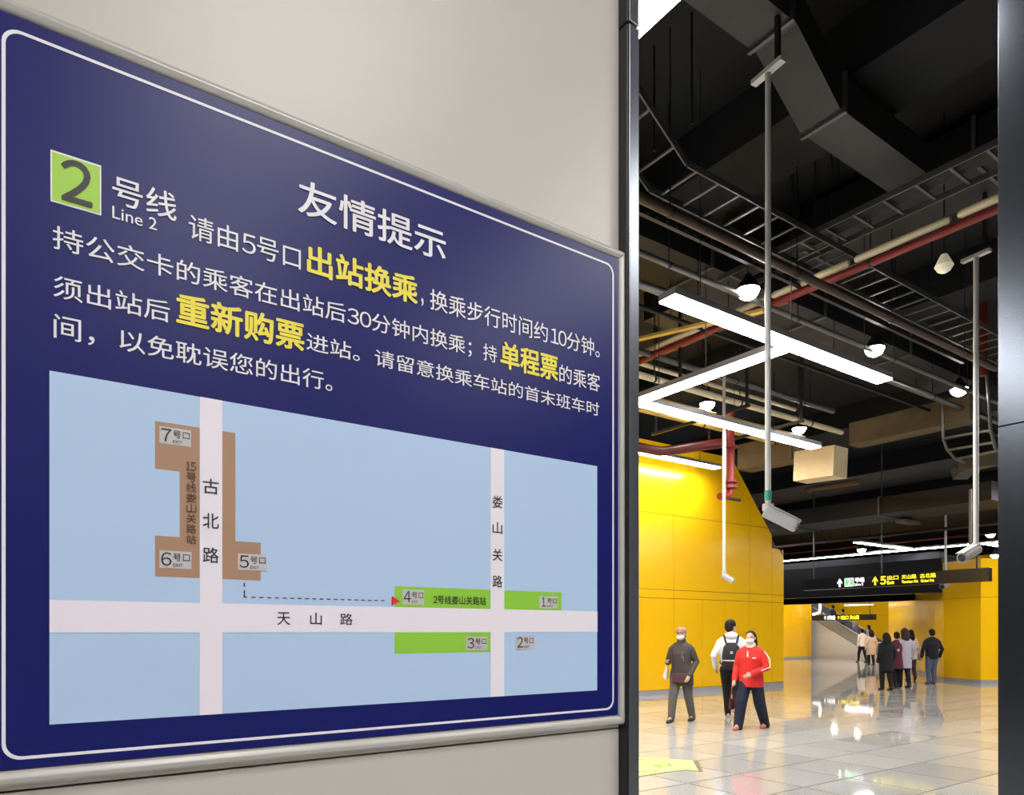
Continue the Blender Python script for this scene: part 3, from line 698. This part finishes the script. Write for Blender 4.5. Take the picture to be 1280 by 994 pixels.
# second sign near the escalator
SU = 37.0; va, vb = on_x(1015, 771, SU).y, on_x(1093, 771, SU).y; a0 = at(1, 1, 1)
sz0 = on_x(1060, 775.5, SU).z; sz1 = on_x(1060, 768.5, SU).z
d2 = thing('direction_sign', 'small far direction sign hanging before the escalator', 'sign', (SU, (va+vb)/2, sz0))
boxo('sign_case', (0, -(va-vb)/2, 0), (.2, (va-vb)/2, sz1-sz0), M['signbox'], d2)
for x in (1026, 1086):
    v = on_x(x, 760, SU).y-(va+vb)/2; bm = new(); tube(bm, [(.1, v, sz1-sz0), (.1, v, 7.6-sz0)], .02, 8); obj('hanging_rod', bm, M['strut'], d2)
text_on_x('↑2号线', SU-.004, V(1030), V(1044), sz0+.04, sz1-.04, M['txtw'], d2, .02)
text_on_x('↑5出口 天山路', SU-.004, V(1047), V(1074), sz0+.04, sz1-.04, M['txty'], d2, .02)

# ================================================================== ESCALATOR
E0 = 20.8; tan = math.tan(math.radians(30)); EX = 38.3
es = thing('escalator', 'escalator rising to the left with grey side cladding', 'escalator', (EX, E0, 0))
Lr = 9.0
def ez(v): return max(0, v)*tan
for x, nm in ((0, 'side_cladding'), (1.5, 'side_cladding')):
    bm = new(); prism(bm, [Vector((x, -.9, 0)), Vector((x, Lr, 0)), Vector((x, Lr, ez(Lr)+.25)), Vector((x, 0, .25)), Vector((x, -.9, .25))], (.12, 0, 0)); obj(nm, bm, M['steel'], es)
    bm = new(); prism(bm, [Vector((x+.05, -.9, .25)), Vector((x+.05, 0, .25)), Vector((x+.05, Lr, ez(Lr)+.25)), Vector((x+.05, Lr, ez(Lr)+.9)), Vector((x+.05, 0, .9)), Vector((x+.05, -.9, .9))], (.02, 0, 0)); obj('balustrade', bm, M['glass'], es)
    bm = new(); tube(bm, [(x+.06, -.95, .35), (x+.06, -1.1, .6), (x+.06, -.95, .9), (x+.06, 0, .92), (x+.06, Lr, ez(Lr)+.92)], .05, 10); obj('handrail', bm, M['housing'], es, smooth=True)
for k in range(24):
    v = .2+k*.4; boxo('step', (.14, v, 0 if k == 0 else ez(v-.4)), (1.48, v+.42, ez(v)+.1), M['strut'], es)
bm = new(); tube(bm, [at(1024.5, 752, 41), at(1025.5, 760, 41), at(1024, 766, 41), at(1016, 768.5, 41)], .07, 8)  # added glowing tube for the reflection at the escalator top
tag(obj('bent_reflection_tube', bm, M['txtw']), 'small bent white reflection made as a glowing tube over the left end of the far sign', 'light')

# ================================================================== FLOOR STICKER
t = thing('floor_sticker', 'lime green arrow sticker on the floor beside the dark post', 'sticker', (0, 0, 0))
def fl(x, y): p = on_z(x, y, 0); return Vector((p.x, p.y, .002))
poly = [(770, 944.5), (868.5, 951.3), (876.5, 965), (858, 962.8), (834, 965.5), (799, 971), (770, 976)]
bm = new(); prism(bm, [fl(*p) for p in poly], (0, 0, .002)); obj('sheet', bm, M['sticker'], t)
def strip(name, pts, w, m):
    bm = new()
    for a, b in zip(pts, pts[1:]): beam(bm, fl(*a)+Vector((0, 0, .003)), fl(*b)+Vector((0, 0, .003)), w, .001)
    return obj(name, bm, m, t)
strip('edge', [(868.5, 951.3), (876.5, 965)], .05, M['stickeredge'])
strip('edge', [(770, 944.5), (868.5, 951.3)], .015, M['greenmark'])
strip('edge', [(876.5, 965), (858, 962.8), (834, 965.5), (799, 971), (770, 976)], .015, M['greenmark'])
strip('mark', [(815, 957), (824, 958), (837, 957.5), (838, 956), (832, 955), (822, 955.5)], .035, M['greenmark'])
strip('mark', [(815, 957), (829, 960)], .035, M['greenmark'])
strip('mark', [(780, 968), (800, 965.5), (822, 963.8)], .03, M['greenmark'])
strip('mark', [(785, 948), (803, 950)], .05, M['greenmark'])

# ================================================================== PEOPLE
def ball(bm, c, r, sc=(1, 1, 1), rot=None, sub=2):
    m = Matrix.Translation(c) @ (rot or Matrix()) @ Matrix.Diagonal((*sc, 1))
    bmesh.ops.create_icosphere(bm, subdivisions=sub, radius=r, matrix=m)
def limb(bm, pts, rs, n=12):
    tube(bm, pts, rs, n)
    for p, r in zip(pts, rs): ball(bm, Vector(p), r*.985)
def loft(bm, rings, n=20):      # rings: (center, rx, ry)
    R = [[bm.verts.new(Vector(c)+Vector((rx*math.cos(k*2*math.pi/n), ry*math.sin(k*2*math.pi/n), 0))) for k in range(n)] for c, rx, ry in rings]
    for a, b in zip(R, R[1:]):
        for k in range(n): bm.faces.new((a[k], a[(k+1) % n], b[(k+1) % n], b[k]))
    bm.faces.new(R[0][::-1]); bm.faces.new(R[-1])
def bake(name, bm, m, parent, voxel=.012, it=3):
    bmesh.ops.recalc_face_normals(bm, faces=bm.faces)
    me = bpy.data.meshes.new('tmp'); bm.to_mesh(me); bm.free()
    o = bpy.data.objects.new('tmp', me); COL.objects.link(o)
    r = o.modifiers.new('r', 'REMESH'); r.mode = 'VOXEL'; r.voxel_size = voxel; r.use_smooth_shade = True
    s = o.modifiers.new('s', 'SMOOTH'); s.factor = .5; s.iterations = it
    bpy.context.view_layer.update()
    me2 = bpy.data.meshes.new_from_object(o.evaluated_get(bpy.context.evaluated_depsgraph_get()))
    bpy.data.objects.remove(o); me2.name = name; me2.materials.clear(); me2.materials.append(m)
    for p in me2.polygons: p.use_smooth = True
    q = bpy.data.objects.new(name, me2); COL.objects.link(q); q.parent = parent; return q
def hand(bm, wrist, d, thumb_side, curl=.5):
    d = Vector(d).normalized(); s = Vector(thumb_side).normalized(); s = (s-d*s.dot(d)).normalized(); nrm = d.cross(s)
    limb(bm, [wrist, wrist+d*.05, wrist+d*.085], [.022, .030, .030])
    for k in range(4):
        b = wrist+d*.085+s*(.027-.018*k); L = (.068, .076, .070, .054)[k]
        e = b+d*L*.5+nrm*L*.12*curl; f = b+d*L*(.95-.3*curl)+nrm*L*.5*curl
        limb(bm, [b-d*.02, e, f], [.0095, .0088, .0075], 8)
    b = wrist+d*.03+s*.024; limb(bm, [b, b+s*.028+d*.02, b+s*.034+d*.048], [.012, .0105, .009], 8)

def person(label, foot, phi, H, top, bottom, hair='short', top_c=None, hem=.45, hem_w=.105, feet=((-.05, .12, 0), (.05, -.12, 0)),
           elbows=((-.145, -.03, .635), (.145, -.02, .635)), wrists=((-.145, .02, .50), (.145, .04, .50)), mask=False, head_turn=0, lean=0.0, shoe=None,
           wide=1.0, leg_w=1.0, near=True, cuffed=True, hood=False, collar=None, hat=None, hairmat=None, beard=None, skirt=False, group=None, shoe_lab=None, bow=0):
    t = thing('person', label, 'person', (foot.x, foot.y, 0), YAW+math.radians(phi), group)
    vx = .009 if near else .016
    fw, mw = Vector((0, 1, 0)), wide
    sh = Vector((0, lean*H, .815*H)); pel = Vector((0, 0, .52*H)); nb = sh+Vector((0, .0, .03*H)); hc = sh+Vector((0, lean*.3*H+.015*H, .115*H))
    hx, hd = .047*H, .056*H
    HR = Matrix.Rotation(math.radians(head_turn), 4, 'Z') @ Matrix.Rotation(-math.radians(bow), 4, 'X')
    legs = []
    for (fx, fy, fz), sx in zip(feet, (-1, 1)):
        hip = Vector((sx*.052*H, 0, .50*H)); an = Vector((fx*H, fy*H, (.05+fz)*H))
        kn = (hip+an)/2; kn.z = .27*H+fz*H*.3; kn.y += .03*H + fz*.3*H
        toe = (Vector((0, .088*H, -.033*H)) if fz < .02 else Vector((0, .03*H, -.075*H)))
        legs.append((hip, kn, an, toe))
    # body, one continuous surface
    bm = new()
    loft(bm, [(pel-Vector((0, 0, .03*H)), .07*H, .05*H), (pel, .078*H, .058*H), (pel.lerp(sh, .35), .066*H, .05*H), (pel.lerp(sh, .75), .085*H, .056*H), (sh, .085*H, .045*H), (nb, .035*H, .034*H)])
    limb(bm, [nb-Vector((0, 0, .03*H)), hc-Vector((0, 0, .03*H))], [.034*H, .030*H])
    ball(bm, hc+Vector((0, 0, .012*H)), 1, (hx, hd, .058*H), HR, 3)
    ball(bm, hc+HR.to_3x3() @ Vector((0, .012*H, -.025*H)), 1, (hx*.78, hd*.75, .042*H), HR, 3)
    ball(bm, hc+HR.to_3x3() @ Vector((0, hd*1.0, -.006*H)), 1, (.007*H, .010*H, .014*H), HR)
    for sx in (-1, 1): ball(bm, hc+HR.to_3x3() @ Vector((sx*hx*1.0, 0, -.002*H)), 1, (.006*H, .010*H, .017*H), HR)
    for hip, kn, an, toe in legs:
        limb(bm, [hip, kn, an], [.048*H, .032*H, .020*H]); limb(bm, [an, an+toe*.9], [.022*H, .016*H])
    for sx, el, wr in zip((-1, 1), elbows, wrists):
        s0 = sh+Vector((sx*.085*H*mw, 0, -.042*H)); e = Vector(el)*H+Vector((0, lean*H*.6, 0)); w_ = Vector(wr)*H+Vector((0, lean*H*.5, 0))
        limb(bm, [s0, e, w_], [.028*H, .022*H, .016*H])
        d = (w_-e)
        hand(bm, w_, d if d.length > .01 else Vector((0, 0, -1)), Vector((-sx*.5, .8, .3)))
    bake('body', bm, SKIN, t, vx, 2)
    for sx in (-1, 1):
        if near:
            bm = new(); ball(bm, hc+HR.to_3x3() @ Vector((sx*.019*H, hd*.93, .012*H)), 1, (.008*H, .004*H, .0035*H), HR); obj('eye', bm, EYEM, t, smooth=True)
    # trousers or stockings
    bm = new(); lwid = leg_w
    loft(bm, [(pel-Vector((0, 0, .07*H)), .07*H, .06*H), (pel-Vector((0, 0, .01*H)), .092*H*min(wide, 1.15), .068*H), (pel+Vector((0, 0, .06*H)), .08*H, .06*H)])
    for hip, kn, an, toe in legs:
        end = an+Vector((0, -.004*H, -.018*H if cuffed else -.024*H))
        limb(bm, [hip, kn, end], [.058*H*min(1.1, lwid+.1), .042*H*lwid, .032*H*lwid], 14)
    bake('trousers', bm, bottom, t, vx, 3)
    # shoes
    sm = shoe or mat('dark_shoe', (.02, .02, .022), .5)
    for hip, kn, an, toe in legs:
        bm = new(); f = toe.copy(); 
        limb(bm, [an+Vector((0, -.012*H, .005*H)), an-Vector((0, .008*H, .018*H))], [.028*H, .029*H]); 
        p = an+Vector((0, -.005*H, -.026*H)) if toe.y > .05*H else an+toe*.4
        q = an+toe*1.1; q2 = q.copy()
        tube(bm, [p, p.lerp(q2, .5), q2], [.028*H, .027*H, .022*H], 12); ball(bm, p, .0275*H); ball(bm, q2, .0216*H)
        o = bake('shoe', bm, sm, t, vx, 2)
        for v in o.data.vertices:
            if v.co.z < .002: v.co.z = .002
    # upper garment
    bm = new(); hz = hem*H; hc0 = Vector((0, 0, hz))
    rings = [(hc0, hem_w*H, hem_w*H*.74), (hc0+Vector((0, 0, .02*H)), hem_w*H*1.01, hem_w*H*.76)]
    if hem < .48: rings.append((Vector((0, 0, .51*H)), max(.1*H, hem_w*H*.95)*mw**.5, .078*H*mw**.5))
    wz = Vector((0, lean*.4*H, .62*H))
    rings += [(wz, .094*H*mw, .070*H*mw), (Vector((0, lean*.8*H, .73*H)), .106*H*mw, .074*H*mw), (Vector((0, lean*H, .775*H)), .106*H*mw, .066*H), (Vector((0, lean*H, .805*H)), .098*H*mw, .058*H), (sh+Vector((0, 0, .016*H)), .070*H, .048*H), (nb+Vector((0, 0, .012*H)), .043*H, .043*H)]
    loft(bm, rings)
    for sx, el, wr in zip((-1, 1), elbows, wrists):
        s0 = sh+Vector((sx*.092*H*mw, 0, -.040*H)); e = Vector(el)*H+Vector((0, lean*H*.6, 0)); w_ = Vector(wr)*H+Vector((0, lean*H*.5, 0))
        limb(bm, [nb, sh+Vector((sx*.075*H*mw, 0, -.014*H)), s0], [.034*H, .032*H, .040*H], 14)
        limb(bm, [s0, e, w_], [.042*H, .035*H, .029*H], 14)
    tc_ = bake('coat' if hem < .46 else 'jacket', bm, top, t, vx, 3)
    if collar:
        bm = new(); loft(bm, [(nb+Vector((0, 0, -.012*H)), .056*H, .052*H), (nb+Vector((0, 0, .02*H)), .048*H, .046*H), (nb+Vector((0, 0.003*H, .045*H)), .045*H, .046*H)]); bake('collar', bm, collar, t, vx, 2)
    if hood:
        bm = new(); ball(bm, nb+Vector((0, -.035*H, -.005*H)), 1, (.07*H, .04*H, .045*H)); bake('hood', bm, top, t, vx, 2)
    # hair
    hm = hairmat or HAIRB; bm = new(); R3 = HR.to_3x3()
    ball(bm, hc+R3 @ Vector((0, -.012*H, .022*H)), 1, (hx*1.14, hd*1.06, .060*H), HR, 3)
    ball(bm, hc+R3 @ Vector((0, -.022*H, -.004*H)), 1, (hx*1.12, hd*.78, .050*H), HR, 3)
    if hair == 'long':
        loft(bm, [(hc+Vector((0, -.052*H, -.17*H)), .045*H, .022*H), (hc+Vector((0, -.045*H, -.10*H)), .058*H, .036*H), (hc+Vector((0, -.03*H, -.03*H)), .058*H, .045*H), (hc+Vector((0, -.02*H, .03*H)), .052*H, .045*H)])
    if hair == 'big':
        loft(bm, [(hc+Vector((0, -.05*H, -.15*H)), .05*H, .025*H), (hc+Vector((0, -.04*H, -.09*H)), .075*H, .045*H), (hc+Vector((0, -.03*H, -.02*H)), .073*H, .055*H), (hc+Vector((0, -.012*H, .04*H)), .062*H, .055*H)])
    if hair == 'pony':
        limb(bm, [hc+Vector((0, -.05*H, .01*H)), hc+Vector((.02*H, -.07*H, -.06*H)), hc+Vector((.035*H, -.06*H, -.15*H))], [.02*H, .024*H, .012*H])
    if hat:
        bake('hair', bm, hm, t, vx, 2); bm = new()
        ball(bm, hc+R3 @ Vector((0, -.005*H, .040*H)), 1, (hx*1.28, hd*1.18, .045*H), HR, 3)
        loft(bm, [(hc+R3 @ Vector((0, 0, .018*H)), hx*1.25, hd*1.15), (hc+R3 @ Vector((0, 0, .036*H)), hx*1.25, hd*1.15)])
        bake('hat', bm, hat, t, vx, 2)
    else: bake('hair', bm, hm, t, vx, 2)
    if mask:
        bm = new(); ball(bm, hc+R3 @ Vector((0, hd*.52, -.027*H)), 1, (hx*.88, hd*.62, .030*H), HR, 3)
        bake('mask', bm, MASK, t, vx*.8, 2)
    t['_h'] = H
    def W(x, y, z):   # a point of the figure's own frame in the world
        return t.matrix_basis @ Vector((x*H, y*H, z*H))
    return t, W
def foot_at(x, y): return on_z(x, y, 0)
def local_thing(name, label, cat, W0, group=None):
    return thing(name, label, cat, W0.matrix_basis.translation, W0.rotation_euler.z, group)

greybrown = cloth('grey_brown_quilted_cloth', (.055, .047, .043)); greytr = cloth('grey_trouser_cloth', (.10, .090, .082))
# 1. grey-coated woman walking towards the viewer
f1 = foot_at(852, 902); H = 1.60
p1_, W = person('person in grey coat, grey trousers, knit hat and white mask walking towards the viewer', f1, 148, H, greybrown, greytr,
    hem=.385, hem_w=.128, feet=((-.075, -.13, .0), (.065, .15, 0)), elbows=((-.15, -.035, .64), (.155, -.01, .63)), wrists=((-.115, .09, .50), (.125, .10, .64)),
    mask=True, head_turn=5, leg_w=1.15, hat=cloth('brown_knit', (.33, .19, .13)), collar=greybrown, hairmat=cloth('grey_hair', (.25, .2, .17)), wide=1.1)
t = local_thing('handbag', 'dark plum shoulder bag across the front of the person in the grey coat', 'bag', p1_)
plum = mat('plum_leather', (.09, .035, .045), .35)
bm = new(); bx(bm, (-.10*H, .085*H, .42*H), (.065*H, .135*H, .515*H)); obj('bag_body', bm, plum, t, bevel=.035)
bm = new(); bx(bm, (-.10*H, .08*H, .47*H), (.065*H, .142*H, .52*H)); obj('flap', bm, plum, t, bevel=.015)
bm = new(); tube(bm, [(.06*H, .10*H, .51*H), (.08*H, .085*H, .62*H), (.09*H, .075*H, .74*H), (.075*H, .03*H, .835*H), (.06*H, -.04*H, .84*H)], .009, 8); obj('strap', bm, plum, t, smooth=True)
for k in range(2):
    bm = new(); tube(bm, [((-.035-.012*k)*H, .079*H, (.75-.05*k)*H), ((-.035-.012*k)*H, .083*H, (.68-.03*k)*H)], .006, 6); tt = obj('zip_trim', bm, M['housing'], p1_)
t = local_thing('carrier_bag', 'small white plastic bag at the side of the person in the grey coat', 'bag', p1_)
bm = new(); loft(bm, [((.155*H, .05*H, .45*H), .012*H, .03*H), ((.16*H, .05*H, .47*H), .03*H, .04*H), ((.15*H, .05*H, .53*H), .022*H, .03*H), ((.14*H, .06*H, .60*H), .008*H, .01*H)], 14); obj('sack', bm, mat('white_plastic', (.75, .73, .70), .4), t, smooth=True)

# 2. man with a backpack, leaning his head to the right
white_h = cloth('white_hoodie_cloth', (.72, .71, .74)); blackc = cloth('black_cloth', (.005, .005, .006))
f2 = foot_at(914, 899); H = 1.74
p2_, W = person('person in white hoodie and black trousers walking away with a black backpack', f2, -16, H, white_h, blackc, hem=.50, hem_w=.10,
    feet=((-.03, .13, 0), (.045, -.16, .07)), elbows=((-.17, -.02, .64), (.17, .02, .64)), wrists=((-.15, .08, .52), (.15, .12, .54)), head_turn=-55, hood=True, lean=.02,
    shoe=mat('white_shoe', (.55, .53, .52), .5), wide=1.12, bow=8)
t = local_thing('backpack', 'black backpack with a white trim line worn over the white hoodie', 'bag', p2_)
bkm = cloth('black_nylon', (.012, .012, .015))
bm = new(); loft(bm, [((0, -.125*H, .505*H), .078*H, .05*H), ((0, -.13*H, .53*H), .09*H, .062*H), ((0, -.13*H, .64*H), .092*H, .064*H), ((0, -.115*H, .73*H), .078*H, .05*H), ((0, -.10*H, .775*H), .045*H, .028*H)], 24); bake('pack_body', bm, bkm, t, .01, 3)
bm = new(); ball(bm, Vector((0, -.175*H, .575*H)), 1, (.07*H, .035*H, .05*H)); obj('front_pocket', bm, bkm, t, smooth=True)
bm = new(); tube(bm, [(-.09*H, -.14*H, .60*H), (-.06*H, -.195*H, .598*H), (.0, -.213*H, .597*H), (.06*H, -.195*H, .598*H), (.09*H, -.14*H, .60*H)], .012, 8); obj('white_trim', bm, M['cctv'], t)
bm = new(); bx(bm, (-.012*H, -.208*H, .665*H), (.012*H, -.19*H, .69*H)); obj('badge', bm, M['cctv'], t)
for sx in (-1, 1):
    bm = new(); limb(bm, [Vector((sx*.05*H, -.10*H, .77*H)), Vector((sx*.07*H, -.02*H, .845*H)), Vector((sx*.078*H, .072*H, .79*H)), Vector((sx*.09*H, .095*H, .66*H)), Vector((sx*.105*H, .0, .57*H)), Vector((sx*.085*H, -.09*H, .55*H))], [.016]*6, 8); obj('strap', bm, bkm, t, smooth=True)

# 3. woman in a red jacket
redc = cloth('red_jacket_cloth', (.62, .022, .018)); navy = cloth('navy_trouser_cloth', (.005, .009, .026))
f3 = foot_at(939, 911); H = 1.545
p3_, W = person('person in red zip jacket, navy trousers and white mask walking towards the left', f3, 140, H, redc, navy, hem=.43, hem_w=.122,
    feet=((-.08, -.17, 0), (.07, .17, 0)), elbows=((-.165, .02, .63), (.16, -.01, .63)), wrists=((-.06, .13, .57), (.14, .09, .50)), mask=True, head_turn=10, hair='long',
    wide=1.22, leg_w=1.45, cuffed=False, shoe=mat('coral_shoe', (.55, .16, .12), .5), collar=cloth('white_collar_cloth', (.7, .68, .66)))
for pts in ([(-.155, .055, .80), (-.205, .03, .72), (-.212, .045, .64), (-.15, .115, .605)],):
    bm = new(); tube(bm, [Vector(p)*H for p in pts], .007, 6); obj('sleeve_piping', bm, MASK, p3_, smooth=True)
bm = new(); tube(bm, [Vector((0, .093, z))*H for z in (.80, .74)], .010, 6); obj('zip_trim', bm, MASK, p3_)
bm = new(); bx(bm, (-.085*H, .088*H, .725*H), (-.05*H, .098*H, .735*H)); obj('chest_logo', bm, MASK, p3_)
t = local_thing('tote_bag', 'dark red loop handled bag held low by the person in the red jacket', 'bag', p3_)
dr = mat('dark_red_leather', (.10, .02, .02), .5)
bm = new(); tube(bm, [(.15*H, .10*H, .31*H), (.155*H, .11*H, .38*H), (.15*H, .12*H, .455*H), (.145*H, .15*H, .38*H), (.15*H, .17*H, .31*H)], .009, 8); obj('handle', bm, dr, t, smooth=True)
bm = new(); loft(bm, [((.15*H, .135*H, .20*H), .018*H, .045*H), ((.15*H, .135*H, .22*H), .025*H, .058*H), ((.15*H, .135*H, .31*H), .015*H, .045*H)], 16); obj('bag_body', bm, dr, t, smooth=True)

# 4-... people further down the hall, seen from behind
def walker(label, x, y, H, top, bottom, **k):
    k.setdefault('near', False); return person(label, foot_at(x, y), k.pop('phi', 0), H, top, bottom, group='people walking away down the hall', **k)
dark = cloth('black_coat_cloth', (.003, .003, .004))
walker('person in long black coat and long dark hair, nearest of the group walking away', 1108, 863, 1.50, dark, dark, hem=.33, hem_w=.125, hair='big', wide=1.15, feet=((-.04, .06, 0), (.045, -.08, 0)), leg_w=1.1, phi=4)
walker('person in burgundy long coat partly hidden behind the black coat', 1121, 860, 1.52, cloth('burgundy_cloth', (.10, .012, .03)), dark, hem=.34, hem_w=.13, phi=-4, feet=((-.04, -.05, 0), (.04, .06, 0)))
pw, W = walker('person in pale lilac coat with voluminous dark hair', 1131, 860, 1.62, cloth('lilac_grey_cloth', (.42, .38, .44)), dark, hem=.33, hem_w=.115, hair='big', hairmat=cloth('dark_brown_hair', (.03, .016, .014)), feet=((-.04, .06, 0), (.04, -.06, 0)), phi=4)
pb, W = walker('person in cream jacket carrying a tan shoulder bag beside the yellow wall', 1139, 851, 1.58, cloth('cream_jacket_cloth', (.62, .52, .42)), cloth('dark_plum_trousers', (.05, .012, .015)), hem=.42, hem_w=.12, hair='long', feet=((-.03, .04, 0), (.04, -.07, .03)))
t = local_thing('shoulder_bag', 'tan shoulder bag at the side of the person in the cream jacket', 'bag', pb)
bm = new(); ball(bm, Vector((.26, -.02, .74)), 1, (.06, .15, .11)); obj('bag_body', bm, cloth('tan_leather', (.42, .28, .18)), t, smooth=True)
bm = new(); tube(bm, [(.24, -.12, .8), (.19, -.03, 1.31), (.24, .09, .8)], .012, 6); obj('strap', bm, cloth('strap_leather', (.35, .22, .14)), t)
walker('person in navy jacket and blue jeans standing before the yellow wall', 1165, 855.5, 1.60, cloth('navy_jacket_cloth', (.004, .005, .012)), cloth('blue_jeans_cloth', (.075, .095, .14)), hem=.46, hem_w=.105, wide=1.22,
       feet=((-.055, .0, 0), (.055, .02, 0)), elbows=((-.175, -.02, .64), (.175, -.02, .64)), wrists=((-.165, .04, .50), (.165, .05, .50)), leg_w=1.1, shoe=mat('brown_shoe', (.05, .03, .025), .5))
walker('person in beige long coat near the foot of the escalator', 1089, 832, 1.60, cloth('beige_coat_cloth', (.62, .46, .36)), dark, hem=.30, hem_w=.125, hair='big', feet=((-.04, .05, 0), (.04, -.06, 0)))
walker('person in white jacket and black trousers near the foot of the escalator', 1078, 828, 1.66, cloth('white_jacket_cloth', (.74, .70, .66)), dark, hem=.47, hem_w=.11, wide=1.15, phi=10)
# riders on the escalator
for k, (v, c, lab) in enumerate(((.5, (.45, .42, .42), 'person in pale grey jacket stepping on at the foot of the escalator'), (2.0, (.10, .10, .13), 'person in charcoal jacket between two riders on the escalator'), (1.3, (.30, .29, .33), 'person in grey jacket riding the lower escalator steps'), (2.6, (.02, .02, .03), 'person in black jacket riding halfway up the escalator'), (4.0, (.22, .22, .26), 'person in dull grey top highest on the escalator'))):
    pp, W = person(lab, Vector((EX+.75, E0+v, 0)), 35, 1.66, cloth('rider_jacket', c), dark, near=False, hair='short' if k else 'long', group='escalator riders', feet=((-.05, .02, 0), (.05, -.02, 0)), hem=.46)
    pp.location.z = ez(math.floor((v-.2)/.4)*.4+.2)+.105
for o in bpy.data.objects:
    if '_h' in o: del o['_h']
